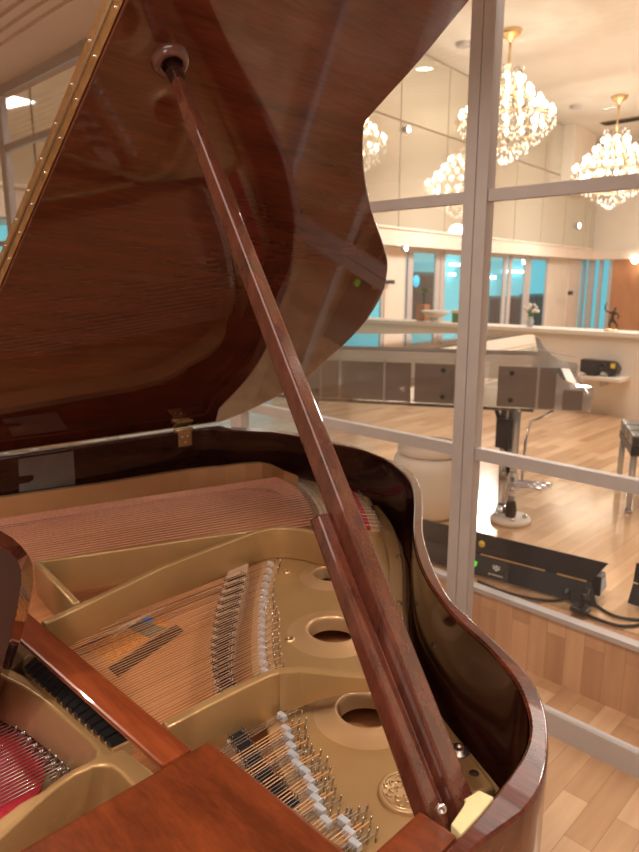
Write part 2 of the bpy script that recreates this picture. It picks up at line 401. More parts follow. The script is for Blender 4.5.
for (px, py, pw) in ((517, 271, 18), (456, 264, 10), (493, 277, 6), (453, 274, 5)):
    off = bk+.1; a = PL(px-pw/2, py-1, A1+nW*off, nW); b = PL(px+pw/2, py+2, A1+nW*off, nW)
    r = MB().hexa([Wp(s_of(a), b.z-CAMZ, off), Wp(s_of(b), b.z-CAMZ, off), Wp(s_of(b), b.z-CAMZ, off-.05), Wp(s_of(a), b.z-CAMZ, off-.05)],
                  [Wp(s_of(a), a.z-CAMZ, off), Wp(s_of(b), a.z-CAMZ, off), Wp(s_of(b), a.z-CAMZ, off-.05), Wp(s_of(a), a.z-CAMZ, off-.05)]).build('office_light', M['tube'])
    recentre(r)
    tag(r, {517: 'longest white strip light glowing high behind the right cyan panes', 456: 'white strip light behind the cyan pane left of the grey mullion',
            493: 'small round light just right of the grey mullion', 453: 'small white light below the strip light left of the grey mullion'}[px], 'light')
# end wall W2
yE = Wp(s1, 0).y; xE = Wp(s1, 0).x
def onE(px, py): return Y(px, py, yE)
quadbox('wall_end', xE-.1, 6, yE, yE+.1, rel(.5), rel(3.3), M['whitewall'])
xt = onE(604, 300).x
quadbox('wall_timber', xt, 6, yE+.3, yE+.4, 0, rel(.6), M['timber'])
quadbox('trim_22', xE-1, 6, yE-.06, yE+.4, rel(.5), rel(.74), M['soffit'])
wA = empty('window_30', (onE(590, 300).x, yE+.3, 0), kind='structure')
xa = onE(577, 300).x
MB().face([(xa, yE+.3, .05), (xt, yE+.3, .05), (xt, yE+.3, rel(.5)), (xa, yE+.3, rel(.5))]).build('pane', M['glass2'], wA)
mb = MB()
for px in (577, 583, 586, 594, 604): mb.box((onE(px, 300).x, yE+.28, rel(-.47)), (.08, .08, 1.95))
mb.build('frame', M['white'], wA)
quadbox('wall_room_end', xE-2, xt+1, yE+2, yE+2.1, 0, rel(1), M['cyan'])
# column standing at the mirror wall near the corner
mb = MB(); sa, sb = s_of(onW(546, 160)), s_of(onW(560, 160))
wallquad('trim_23', s_of(onW(562, 160)), s_of(onW(584, 160)), 1.9, 3.29, .25, M['whitewall'], .25)
# low white wall behind the stage
quadbox('wall_low', -7.0, 5, 6.05, 6.32, .1, rel(-.49), M['whitewall'])
quadbox('trim_24', -7.0, 5, 6.02, 6.36, rel(-.49), rel(-.455), M['ceil'])

# =================================================================== HALL OBJECTS
def chandelier(loc, zt, label, scale=1.):
    r = empty('chandelier', (loc[0], loc[1], 0), label, 'chandelier', 'crystal chandeliers of the hall')
    r.location = Vector((loc[0], loc[1], zt)); L0 = r.location.copy()
    P_ = lambda x, y, z: L0+Vector((x, y, z))*scale
    hang = 3.3+CAMZ-zt
    MB().lathe(L0+Vector((0, 0, hang)), [(.0, -.16), (.03, -.15), (.05, -.10), (.13, -.06), (.15, 0), (0, 0)], 16).build('canopy', M['brass'], r)
    MB().tube([L0+Vector((0, 0, hang-.1)), P_(0, 0, .62)], .018, 8).build('rod', M['brass'], r)
    prof = [(.0, -.58), (.10, -.52), (.30, -.42), (.52, -.26), (.66, -.06), (.64, .0), (.50, .12), (.36, .26), (.22, .40), (.15, .52), (.22, .66), (.12, .70)]
    def rad(z):
        for i in range(len(prof)-1):
            if prof[i][1] <= z <= prof[i+1][1]:
                t = (z-prof[i][1])/(prof[i+1][1]-prof[i][1]); return prof[i][0]+(prof[i+1][0]-prof[i][0])*t
        return .1
    mb = MB()
    for z, rr in ((0, .6), (.2, .40), (.38, .22), (-.3, .42)):
        mb.tube([P_(rr*math.cos(a*math.pi/12), rr*math.sin(a*math.pi/12), z) for a in range(25)], .012*scale, 6)
    for a in range(8): mb.tube([P_(0, 0, .5), P_(.35*math.cos(a*.785), .35*math.sin(a*.785), .25), P_(.62*math.cos(a*.785), .62*math.sin(a*.785), -.02)], .01*scale, 5)
    mb.build('frame', M['brass'], r)
    me = None
    for z, rr, n in ((.03, .62, 20), (.18, .46, 16), (.32, .32, 12), (.46, .20, 8), (-.12, .5, 14)):
        for a in range(n):
            an = 2*math.pi*(a+.3*(n % 3))/n
            p = P_(rr*math.cos(an), rr*math.sin(an), z+.05)
            if me is None:
                b0 = bmesh.new(); bmesh.ops.create_icosphere(b0, subdivisions=1, radius=.032*scale)
                for v in b0.verts: v.co.z *= 1.6
                me = bpy.data.meshes.new('bulb'); b0.to_mesh(me); b0.free(); me.materials.append(M['bulb'])
            o = bpy.data.objects.new('bulb', me); COL.objects.link(o); o.parent = r; o.location = p-L0
    mb = MB()
    for i in range(1500):
        z = random.choice((random.uniform(-.56, .68), random.uniform(-.35, .2))); rr = rad(z)*random.uniform(.75, 1.04); an = random.uniform(0, 6.283)
        mb.mi = 0 if random.random() < .35 else 1
        mb.octa(P_(rr*math.cos(an), rr*math.sin(an), z-.02), .012*scale, random.uniform(.018, .036)*scale)
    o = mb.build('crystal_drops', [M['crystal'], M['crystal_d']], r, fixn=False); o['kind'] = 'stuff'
    return r
c1 = D(506, 121, 9.25); c2 = D(613, 172, 12.5)
ch1 = chandelier((c1.x, c1.y), c1.z+.02, 'nearer crystal chandelier right behind the tall grey mullion', 1.0)
ch2 = chandelier((c2.x, c2.y), c2.z, 'farther crystal chandelier hanging whole at the right edge of the hall', 1.12)
def lamp(kind, name, loc, energy, col=(1, .82, .62), size=.3, rot=None, **k):
    l = bpy.data.lights.new(name, kind); l.energy = energy; l.color = col
    if kind == 'AREA': l.size = size
    else: l.shadow_soft_size = size
    for a, v in k.items(): setattr(l, a, v)
    o = bpy.data.objects.new(name, l); COL.objects.link(o); o.location = loc
    if rot: o.rotation_euler = rot
    return o
for c in (c1, c2): lamp('POINT', 'chandelier_lamp', (c.x, c.y, c.z-.95), 95, (1, .92, .82), size=.16)
# small ceiling spots in hall + downlights in near room
def spot(p, label, r=.05, nz=-1):
    e = empty('downlight', p, label, 'downlight')
    MB().lathe(p, [(r*1.35, 0), (r*1.35, -.012), (r, -.014), (r, 0)], 20).build('trim_ring', M['white'], e)
    MB().lathe(p, [(r, -.004), (0, -.004)], 20, ).build('lens', M['spot'], e)
    return e
def wallspot(p, label, r):
    e = empty('wall_spotlight', p, label, 'spotlight')
    MB().lathe(p, [(r*.8, 0), (r, .03), (r, .08), (r*.8, .08)], 16, nW).build('housing', M['white'], e)
    MB().lathe(p, [(r*.85, .081), (0, .083)], 16, nW).build('lens', M['spot'], e)
wallspot(onW(404, 130), 'small lit spotlight high on the panelled wall beside the piano lid', .045)
wallspot(Wp(s_of(onW(396, 244)), .46, .1), 'small lit spotlight on the pilaster just right of the piano lid', .045)
wallspot(onW(576, 226), 'small lit spotlight on the panelled wall below the farther chandelier', .07)
q = onE(636, 260); e = empty('wall_spotlight', q, 'small lit spotlight at the right edge above the timber wall', 'spotlight')
MB().lathe(q, [(.07, 0), (.08, -.06), (.06, -.12), (0, -.12)], 16, Vector((0, 1, 0))).build('lens', M['spot'], e)
# smoke detectors / vent on hall ceiling
for px, py, lb in ((464, 43, 'small round detector on the hall ceiling left of the mullion'), (576, 106, 'small round detector on the hall ceiling between the two chandeliers')):
    p = Z(px, py, 3.3); recentre(tag(MB().lathe(p, [(.12, 0), (.11, -.04), (.06, -.06), (0, -.06)], 20).build('smoke_detector', M['white']), lb, 'detector'))
p = Z(624, 120, 3.3); e = empty('ceiling_vent', p, 'dark ceiling vent beside the farther chandelier rod', 'vent')
MB().box(p+Vector((0, 0, -.015)), (.9, .3, .02)).build('frame', M['gold_dk'], e)
mb = MB(); [mb.box(p+Vector((0, -.12+i*.04, -.03)), (.84, .012, .01)) for i in range(7)]; mb.build('slats', M['graphite'], e)

# ---- signs on the pilaster/panes
def sign(px, py, hw, hh, off, mat, name, label, cat, th=.03):
    a = PL(px-hw, py, A1+nW*off, nW); b = PL(px+hw, py, A1+nW*off, nW); t = PL(px, py-hh, A1+nW*off, nW); u = PL(px, py+hh, A1+nW*off, nW)
    za, zb = u.z-CAMZ, t.z-CAMZ; sa, sb = s_of(a), s_of(b)
    mb = MB(); mb.hexa([Wp(sa, za, off), Wp(sb, za, off), Wp(sb, za, off-th), Wp(sa, za, off-th)], [Wp(sa, zb, off), Wp(sb, zb, off), Wp(sb, zb, off-th), Wp(sa, zb, off-th)])
    return recentre(tag(mb.build(name, mat, None, .004), label, cat))
sign(391, 282, 4, 2, OF+.14, M['graphite'], 'door_sign', 'small dark sign on the pale pilaster beside the piano lid edge', 'sign')
sign(571, 293, 2, 2, OF+.39, M['graphite'], 'thermostat', 'small dark control panel on the pilaster left of the timber wall', 'control panel')
q = PL(416, 281, A1+nW*(OF+.02), nW)
recentre(tag(MB().lathe(q, [(.1, 0), (.1, .012), (0, .012)], 24, nW).build('round_sticker', M['blue']), 'blue round sticker on the leftmost tall pane', 'sticker'))

# ---- bowl, plant, books, flowers, statue on the low wall
TL = rel(-.455)
def onL(px, py, y=6.17): return Y(px, py, y)
b = onL(435, 330, 6.13); b.z = TL
e = empty('pedestal_bowl', b, 'wide white pedestal bowl left of the tall grey mullion', 'bowl')
MB().lathe(b, [(.0, 0), (.06, 0), (.05, .02), (.03, .035), (.10, .07), (.165, .125), (.155, .125), (.09, .08), (0, .06)], 28).build('bowl', M['ceil'], e)
b = onL(429, 318, 6.25); b.z = TL; b.x -= .09; b.y=6.26
e = empty('potted_tree', b, 'small potted tree with flat green crown behind the white bowl', 'plant')
MB().box(b+Vector((0, 0, .09)), (.11, .11, .18)).build('pot', M['timber'], e, .006)
MB().tube([b+Vector((0, 0, .17)), b+Vector((.01, 0, .25)), b+Vector((-.005, 0, .32))], .008, 6).build('trunk', M['bronze'], e)
mb = MB()
for i in range(70):
    a = random.uniform(0, 6.28); rr = random.uniform(0, .085); c = b+Vector((rr*math.cos(a), rr*math.sin(a), .32+random.uniform(-.015, .04)))
    R = Matrix.Rotation(a, 3, 'Z') @ Matrix.Rotation(random.uniform(-.6, .6), 3, 'Y')
    mb.face([c+R@Vector(v) for v in ((-.02, -.006, 0), (.0, -.01, .004), (.022, 0, 0), (0, .01, .004))])
mb.build('foliage', M['leaf'], e, fixn=False)
b = onL(459, 320, 6.26); b.z = TL
e = empty('display_stand', b, 'low green and cream display stand right of the white bowl', 'stand')
MB().box(b+Vector((0, 0, .05)), (.11, .11, .10)).build('base', M['leaf'], e, .004)
MB().box(b+Vector((0, 0, .115)), (.13, .12, .03)).build('top', M['cream'], e, .004)
b = onL(530, 326); b.z = TL
e = empty('flower_vase', b, 'vase of pale white flowers against the cyan panes', 'flowers')
MB().lathe(b, [(0, 0), (.03, 0), (.035, .05), (.02, .09), (.024, .10), (0, .10)], 16).build('vase', M['acryl_w'], e)
mb = MB(); mb2 = MB()
for i in range(16):
    a = random.uniform(0, 6.28); rr = random.uniform(.02, .085); p = b+Vector((rr*math.cos(a), rr*math.sin(a), .15+random.uniform(0, .07)))
    mb.tube([b+Vector((0, 0, .09)), p], .002, 4); mb2.ico(p, random.uniform(.014, .022), 1)
mb.build('stems', M['leaf'], e); mb2.build('blossoms', M['ceil'], e)
# statue: small dancing bronze figure with a raised arm (skin modifier, one continuous surface)
b = onL(611, 329, 6.15); b.z = TL
def skin_fig(name, verts, edges, radii, mat, parent=None):
    me = bpy.data.meshes.new(name); me.from_pydata([tuple(v) for v in verts], edges, [])
    o = bpy.data.objects.new(name, me); COL.objects.link(o)
    m = o.modifiers.new('s', 'SKIN')
    for i, r in enumerate(radii): me.skin_vertices[0].data[i].radius = (r, r)
    me.skin_vertices[0].data[0].use_root = True
    s2 = o.modifiers.new('u', 'SUBSURF'); s2.levels = 2; s2.render_levels = 2
    dg = bpy.context.evaluated_depsgraph_get(); dg.update()
    m2 = bpy.data.meshes.new_from_object(o.evaluated_get(dg)); bpy.data.objects.remove(o)
    m2.materials.clear(); return link(name, m2, mat, parent, True)
e = empty('bronze_statuette', b, 'small dark bronze dancing figure with one arm raised beside the timber wall', 'statuette')
MB().lathe(b, [(0, 0), (.06, 0), (.06, .012), (.045, .02), (0, .02)], 20).build('plinth', M['brass'], e)
t = RT; q = b+Vector((0, 0, .02)); V = lambda u, z, w=0: q+t*u+Vector((0, 0, z))+Vector((-.7, .7, 0))*w
vs = [V(0, .085), V(.004, .115), V(.012, .145), V(.016, .160), V(.022, .182), V(.02, .195), V(-.03, .148), V(-.062, .165), V(-.072, .20), V(-.060, .235), V(.045, .138), V(.06, .115), V(.05, .09), V(-.02, .055), V(-.012, .0), V(.03, .06), V(.055, .03), V(.045, 0)]
ed = [(0, 1), (1, 2), (2, 3), (3, 4), (4, 5), (2, 6), (6, 7), (7, 8), (8, 9), (2, 10), (10, 11), (11, 12), (0, 13), (13, 14), (0, 15), (15, 16), (16, 17)]
rd = [.016, .013, .016, .007, .013, .010, .008, .007, .006, .005, .008, .007, .006, .012, .007, .012, .009, .006]
skin_fig('figure', vs, ed, rd, M['bronze'], e)
# black case on a small ledge
p = Y(600, 376, 5.9); zl = p.z
e = empty('equipment_case', (p.x, p.y, zl), 'black equipment case with yellow label on the low wall ledge', 'case')
ledge = empty('wall_ledge', (p.x, 5.95, zl-.03), 'small pale ledge on the low wall under the black case', 'ledge')
MB().box((p.x, 5.93, zl-.015), (.42, .24, .03)).build('shelf_board', M['whitewall'], ledge, .003)
MB().box((p.x, 6.0, zl-.06), (.03, .12, .07)).build('bracket', M['white'], ledge)
mb = MB(); out = []
for u, w in ((-.17, .04), (-.12, .02), (-.10, 0), (-.07, 0)): out.append((u, w))
for k in range(9): a = math.pi-math.pi*k/8; out.append((.03+.055*math.cos(a), .0+.045*math.sin(a)))
out += [(.10, 0), (.15, .02), (.165, .07), (.13, .12), (.10, .135), (-.17, .145)]
mb.hexa([Vector((p.x, 5.86, zl))+Vector((u*.86, u*.3, w)) for u, w in out], [Vector((p.x, 5.96, zl))+Vector((u*.86, u*.3, w)) for u, w in out]); mb.build('body', M['black'], e)
MB().lathe((p.x+.03, 5.86, zl+.09), [(.035, .0), (.035, -.012), (.022, -.014), (.022, -.004), (0, -.004)], 20, Vector((0, 1, 0))).build('dial', M['graphite'], e)
MB().box((p.x+.11, 5.885, zl+.10), (.035, .01, .04)).build('label_patch', M['yellow'], e)

# =================================================================== STAGE OBJECTS
SZ = .25
# --- transparent grand piano
F0 = Vector((-1.27, 3.02, 0)); dx = Vector((.88, .475, 0)).normalized(); T0 = F0-dx*1.41; dy = Vector((-dx.y, dx.x, 0))   # dx: towards keys, dy: away
def cp(u, v, z): return F0+dx*u+dy*v+Vector((0, 0, rel(z)))
cpo = empty('transparent_piano', cp(-.9, .7, -1.2), 'see-through acrylic grand piano standing on the stage behind the glass', 'piano')
def body_outline(e=0):
    pts = [(-.23, 0-e), (-1.35, 0-e), (-1.55, .05), (-1.72, .25), (-1.75, .5), (-1.68, .62), (-1.5, .72), (-1.1, .80), (-.8, .92), (-.55, .98), (-.23, 1.0+e)]
    return pts
bo = body_outline()
def cwall(pts, z0, z1, name, mat, th=.012, parent=cpo):
    mb = MB()
    for i in range(len(pts)-1):
        a, b_ = pts[i], pts[i+1]; mb.face([cp(*a, z0), cp(*b_, z0), cp(*b_, z1), cp(*a, z1)])
    return mb.build(name, mat, parent, fixn=False)
cwall(bo[:3], -.60, -.385, 'side_panel', M['acryl'])
def uof(px):
    q = PL(px, 380, cp(0, 0, 0), dy); return (q-cp(0, 0, 0)).dot(dx)
for xa_, xb_ in ((300, 339), (342, 411), (415, 476), (498, 556)):
    u0_, u1_ = uof(xa_), uof(xb_)
    MB().hexa([cp(u0_, -.012, -.592), cp(u1_, -.012, -.592), cp(u1_, -.004, -.592), cp(u0_, -.004, -.592)], [cp(u0_, -.012, -.40), cp(u1_, -.012, -.40), cp(u1_, -.004, -.40), cp(u0_, -.004, -.40)]).build('smoked_board', M['acryl_g'], cpo)
u0_, u1_ = uof(564), uof(584)
MB().hexa([cp(u0_, -.012, -.592), cp(u1_, -.012, -.592), cp(u1_, -.004, -.592), cp(u0_, -.004, -.592)], [cp(u0_, -.012, -.50), cp(u1_, -.012, -.50), cp(u1_, -.004, -.50), cp(u0_, -.004, -.50)]).build('smoked_board', M['acryl_g'], cpo)
cwall(bo[2:], -.60, -.385, 'rim_panel', M['acryl'])
cwall(bo, -.385, -.335, 'rim_band', M['acryl_w'])
MB().hexa([cp(*p, -.345) for p in bo], [cp(*p, -.325) for p in bo]).build('lid', M['acryl_top'], cpo)
MB().hexa([cp(*p, -.615) for p in bo], [cp(*p, -.60) for p in bo]).build('bottom_board', M['acryl'], cpo)
# uprights on the side
for u in (-1.28, -.95, -.60, -.22): MB().bar(cp(u, -.008, -.60), cp(u, -.008, -.385), .012, .012, dx).build('stay', M['acryl_w'], cpo)
for u in (-1.3, -.66, -.34):
    for z in (-.43, -.56): MB().lathe(cp(u, -.002, z), [(.012, 0), (.012, .012), (0, .014)], 12, -dy).build('bolt', M['graphite'], cpo)
# keyboard arms
for v, nm in ((0, 'arm'), (.96, 'arm')):
    prof = [(-.23, -.60), (.02, -.60), (.03, -.50), (.02, -.485), (-.05, -.48), (-.11, -.455), (-.17, -.40), (-.20, -.345), (-.23, -.33)]
    MB().hexa([cp(u, v, z) for u, z in prof], [cp(u, v+.04, z) for u, z in prof]).build(nm, M['acryl_w'], cpo)
MB().box(cp(-.08, .5, -.56), (.20, .92, .05), Matrix.Rotation(math.atan2(dx.y, dx.x), 3, 'Z')).build('key_bed', M['acryl_g'], cpo)
MB().box(cp(-.09, .5, -.525), (.14, .88, .018), Matrix.Rotation(math.atan2(dx.y, dx.x), 3, 'Z')).build('white_keys', M['print'], cpo)
kb = MB()
for i in range(24):
    if i % 7 in (2, 6): continue
    kb.box(cp(-.115, .10+i*.0345, -.512), (.09, .012, .014), Matrix.Rotation(math.atan2(dx.y, dx.x), 3, 'Z'))
kb.build('black_keys', M['black'], cpo)
# prop rod
MB().tube([cp(-.26, .2, -.33), cp(-.04, .34, -.38)], .004, 6).build('music_stay', M['white'], cpo)
# lyre + pedals
Lp = Z(510, 521, -1.2)
MB().lathe(Lp, [(0, 0), (.10, 0), (.103, .014), (.095, .026), (0, .026)], 32).build('pedal_plinth', M['whitewall'], cpo)
for a in (0.4, 2.2, 3.8, 5.4): MB().lathe(Lp+Vector((.07*math.cos(a), .07*math.sin(a), .026)), [(.012, 0), (.012, .012), (.006, .018), (0, .018)], 10).build('bolt', M['chrome'], cpo)
MB().lathe(Lp+Vector((0, 0, .026)), [(.026, 0), (.03, .03), (.024, .07), (.018, .09), (0, .09)], 16).build('post', M['bronze'], cpo)
MB().tube([Lp+Vector((0, 0, .11)), Lp+Vector((0, 0, .60))], .02, 12).build('column', M['acryl_w'], cpo)
MB().lathe(Lp+Vector((0, 0, .14)), [(.022, 0), (.036, .02), (.036, .04), (.02, .06), (.03, .09), (.02, .12)], 16).build('collar', M['chrome'], cpo)
for k, v in enumerate((-.05, 0, .05)):
    MB().tube([Lp+Vector((0, v, .20)), Lp+Vector((.10, v+.04, .205)), Lp+Vector((.155, v+.06, .195))], [.008, .009, .014], 8).build('pedal', M['chrome'], cpo)
q1 = Y(506, 447, Lp.y); q0 = Y(506, 418, Lp.y)
MB().box(Vector((q1.x, Lp.y-.03, (q0.z+q1.z)/2)), (.075, .03, q0.z-q1.z)).build('lyre_box', M['graphite'], cpo, .003)
MB().tube([Lp+Vector((-.12, 0, .58)), Lp+Vector((-.05, 0, .40)), Lp+Vector((-.02, 0, .22))], .012, 8).build('brace', M['bronze'], cpo)
MB().tube([Lp+Vector((.16, .05, .585)), Lp+Vector((.10, .04, .54)), Lp+Vector((.06, .03, .52)), Lp+Vector((.045, .02, .42)), Lp+Vector((.04, .02, .22))], .008, 8).build('brace', M['chrome'], cpo)
for u, v in ((-.35, .14), (-.35, .86), (-1.45, .4)):
    MB().tube([cp(u, v, -.61), cp(u, v, -1.13)], .035, 12, .022).build('leg', M['acryl'], cpo)
    MB().lathe(cp(u, v, -1.2), [(0, 0), (.03, 0), (.035, .03), (.022, .07), (0, .07)], 14).build('caster', M['chrome'], cpo)

# --- piano bench
C1 = Z(618, 489, -1.2); C2 = Z(628, 512, -1.2); ed_ = (C2-C1); ed_.z = 0; lx = ed_.normalized(); ly = Vector((-lx.y, lx.x, 0)); wb = ed_.length
be = empty('piano_bench', C1+lx*wb/2+ly*.35, 'black tufted piano bench with clear legs at the right edge of the stage', 'bench')
def bp(u, v, z): return Vector((C1.x, C1.y, 0))+lx*u+ly*v+Vector((0, 0, rel(z)))
def bbox(u0, u1, v0, v1, z0, z1): return [bp(u0, v0, z0), bp(u1, v0, z0), bp(u1, v1, z0), bp(u0, v1, z0)], [bp(u0, v0, z1), bp(u1, v0, z1), bp(u1, v1, z1), bp(u0, v1, z1)]
MB().hexa(*bbox(-.02, wb+.02, -.02, .72, -.89, -.845)).build('seat_frame', M['black'], be, .004)
mb = MB()
for i in range(3):
    for j in range(5):
        u0 = -.02+i*(wb+.04)/3; v0 = -.02+j*.148
        b_, t_ = bbox(u0+.002, u0+(wb+.04)/3-.002, v0+.002, v0+.146, -.845, -.785); mb.hexa(b_, t_)
mb.build('cushion', plain('black_leather', (.05, .05, .055), .25, 0, .2, 60), be, .014, 3)
for u, v in ((0, 0), (wb, 0), (0, .7), (wb, .7)):
    MB().tube([bp(u, v, -.89), bp(u, v, -1.185)], .017, 10).build('leg', M['acryl_w'], be)
    MB().lathe(bp(u, v, -1.2), [(0, 0), (.02, 0), (.02, .015), (0, .015)], 12).build('foot', M['chrome'], be)
# --- round tub seat
tb = Z(428, 512, -1.2)
e = empty('tub_seat', tb, 'pale rounded tub seat on the stage left of the tall mullion', 'seat')
MB().lathe(tb, [(0, 0), (.15, 0), (.18, .03), (.195, .14), (.195, .26), (.18, .31), (.15, .33), (0, .33)], 40).build('shell', M['whitewall'], e)
MB().lathe(tb+Vector((0, 0, .33)), [(.165, 0), (.17, .02), (.15, .045), (.09, .06), (0, .062)], 40).build('cushion', M['soffit'], e)
# --- long black stage light with barn doors
def stage_light(pts_b, h, label, marks=False):
    a, b_ = pts_b; d = (b_-a).normalized(); n = Vector((d.y, -d.x, 0))
    if n.y > 0: n = -n
    L_ = (b_-a).length
    e = empty('stage_light', (a+b_)/2, label, 'stage light', 'black stage wash lights')
    def q(s_, o_, z_): return a+d*s_+n*o_+Vector((0, 0, z_))
    MB().hexa([q(0, -.02, .03), q(L_, -.02, .03), q(L_, -.12, .03), q(0, -.12, .03)], [q(0, -.02, h*.66), q(L_, -.02, h*.66), q(L_, -.08, h*.66), q(0, -.08, h*.66)]).build('body', M['black'], e, .004)
    MB().hexa([q(-.01, .035, .01), q(L_+.005, .035, .01), q(L_-.03, .0, h*.52), q(-.01, .0, h*.52)], [q(-.01, .030, .01), q(L_+.005, .030, .01), q(L_-.03, -.005, h*.52), q(-.01, -.005, h*.52)]).build('lower_flap', M['graphite'], e)
    MB().hexa([q(-.01, .0, h*.56), q(L_-.03, .0, h*.56), q(L_+.02, -.010, h*1.05), q(-.01, -.010, h*1.05)], [q(-.01, -.005, h*.56), q(L_-.03, -.005, h*.56), q(L_+.02, -.015, h*1.05), q(-.01, -.015, h*1.05)]).build('upper_flap', M['graphite'], e)
    for s_ in ((L_*.40, L_*.74), (L_*.80, L_*.94)) if marks else ((.02, L_*.9),):
        MB().bar(q(s_[0], .004, h*.54), q(s_[1], .004, h*.54), .004, .006).build('slit_strip', M['brass'], e)
    for s_ in (.12, L_-.10):
        MB().bar(q(s_, -.06, 0), q(s_, -.06, .05), .03, .04, d).build('bracket', M['black'], e)
    MB().lathe(q(L_-.10, .05, .05), [(.014, 0), (.014, .02), (.006, .03), (0, .03)], 10, n).build('knob', M['black'], e)
    if marks:
        MB().lathe(q(L_*.40, -.002, h*.80), [(.014, 0), (.014, .004), (0, .004)], 20, n).build('yellow_sticker', M['yellow'], e)
        c = q(L_*.37, .026, h*.30); MB().box(c, (.030, .02, .016), Matrix.Rotation(math.atan2(d.y, d.x), 3, 'Z')).build('green_indicator', M['green'], e)
        em = MB(); c0 = q(L_*.50, .024, h*.30); up = Vector((0, 0, 1))
        for du, dz, sz in ((0, .012, .007), (-.010, .004, .006), (.010, .004, .006), (0, -.002, .007), (-.012, .013, .004), (.012, .013, .004)):
            em.hexa([c0+d*(du-sz)+up*dz, c0+d*du+up*(dz-sz), c0+d*(du+sz)+up*dz, c0+d*du+up*(dz+sz)], [c0+n*.003+d*(du-sz)+up*dz, c0+n*.003+d*du+up*(dz-sz), c0+n*.003+d*(du+sz)+up*dz, c0+n*.003+d*du+up*(dz+sz)])
        em.build('emblem', M['print'], e)
        tx = MB()
        for k in range(9): tx.box(q(L_*.50-.028+k*.007, .031, h*.16), (.0045, .002, .005 if k % 3 else .007), Matrix.Rotation(math.atan2(d.y, d.x), 3, 'Z'))
        tx.build('lettering', M['print'], e)
    return e
b1 = Z(426, 556, -1.185); b2 = Z(598, 603, -1.185); b1.z = b2.z = SZ+.002
bx = b1+(b2-b1).normalized()*-.06
stage_light((bx, b2), .165, 'long black stage light with yellow dot, green light and white emblem', True)
b3 = Z(634, 600, -1.185); b3.z = SZ+.002; b4 = b3+Vector((.75, -.02, 0))
sl2 = stage_light((b3, b4), .15, 'black stage light cut off by the right edge of the photo')
# cables
def cable(pts, label, r=.006):
    P2 = smooth_pts([Vector(p) for p in pts], 6); recentre(tag(MB().tube(P2, r, 8).build('power_cable', M['black']), label, 'cable', 'black cables on the stage edge'))
def S(px, py, dz=.008): q = Z(px, py, -1.2); q.z = SZ+dz; return q
cable([S(560, 588, .05), S(575, 596, .06), S(595, 606), S(615, 618), S(639, 622)], 'black cable arching from the stage light towards the right edge')
cable([S(566, 598, .03), S(580, 612), S(600, 622), S(622, 628), S(645, 626)], 'lower black cable lying on the stage edge under the light')
cable([S(478, 583), S(500, 592), S(530, 600), S(555, 602), S(572, 600, .02)], 'black cable running along the foot of the long stage light')
p0 = S(580, 614); e = empty('cable_clamp', p0, 'small black clamp with cable ends in front of the long stage light', 'clamp')
MB().bar(p0+Vector((0, 0, .0)), p0+Vector((.01, .02, .09)), .018, .018, Vector((1, 0, 0))).build('stem', M['black'], e)
MB().box(p0+Vector((0, 0, .012)), (.06, .05, .02)).build('base', M['black'], e, .003)
MB().lathe(p0+Vector((.01, .015, .06)), [(.016, 0), (.016, .02), (0, .02)], 12, Vector((0, -1, 0))).build('knob', M['black'], e)

# =================================================================== THE GRAND PIANO
RZ = -.45
ROOT = empty('grand_piano', (-.95, .55, 0), 'polished mahogany grand piano with raised lid and bronze painted iron frame', 'piano')
outer_px = [(523, 813), (537, 795), (544, 776), (548, 757), (548.5, 738), (546, 712), (538, 690), (525, 670), (500, 645), (475, 622), (452, 600), (438, 577), (428, 551), (423, 530), (423, 505), (421, 488), (412.6, 471.6), (398, 463), (379, 455), (355, 446), (330, 440.5), (305, 434), (270, 429), (225, 426.5)]
inner_px = [(493.5, 796), (512, 772), (525, 750), (530, 727), (525, 701), (512, 675), (486, 645), (460, 622), (441, 600), (426, 577), (417, 555), (413, 528), (414, 502), (411, 484), (401, 471), (384, 459), (360, 449.5), (330, 443.5), (300, 437), (270, 432), (225, 430)]
outer = smooth_pts([Z(a, b_, RZ) for a, b_ in outer_px], 3)
inner = smooth_pts([Z(a, b_, RZ) for a, b_ in inner_px], 3)
SA = Z(0, 455, RZ); SB = Z(182, 429, RZ); dS = (SB-SA).normalized(); nS = Vector((dS.y, -dS.x, 0))   # nS points to treble side
cor = SA+dS*.78
xo = Z(471, 852, RZ).x
def spine(s_, off=0): return SA+dS*s_+nS*off
rim_out = [Vector((xo, -.25, 0)), Vector((xo, .3, 0)), Vector((xo+.001, Z(486, 847, RZ).y, 0))]+outer+[spine(.64), spine(.55), spine(-.85)]
xi = Z(461, 833, RZ).x
rim_in = [Vector((xi, -.25, 0)), Vector((xi, .3, 0)), Vector((Z(462, 832, RZ).x, Z(462, 832, RZ).y, 0))]+inner+[spine(.60, .035), spine(.52, .035), spine(-.85, .035)]
slab('case_rim', rim_out+rim_in[::-1], rel(-.80), rel(RZ), M['mah'], ROOT, bevel=.003)
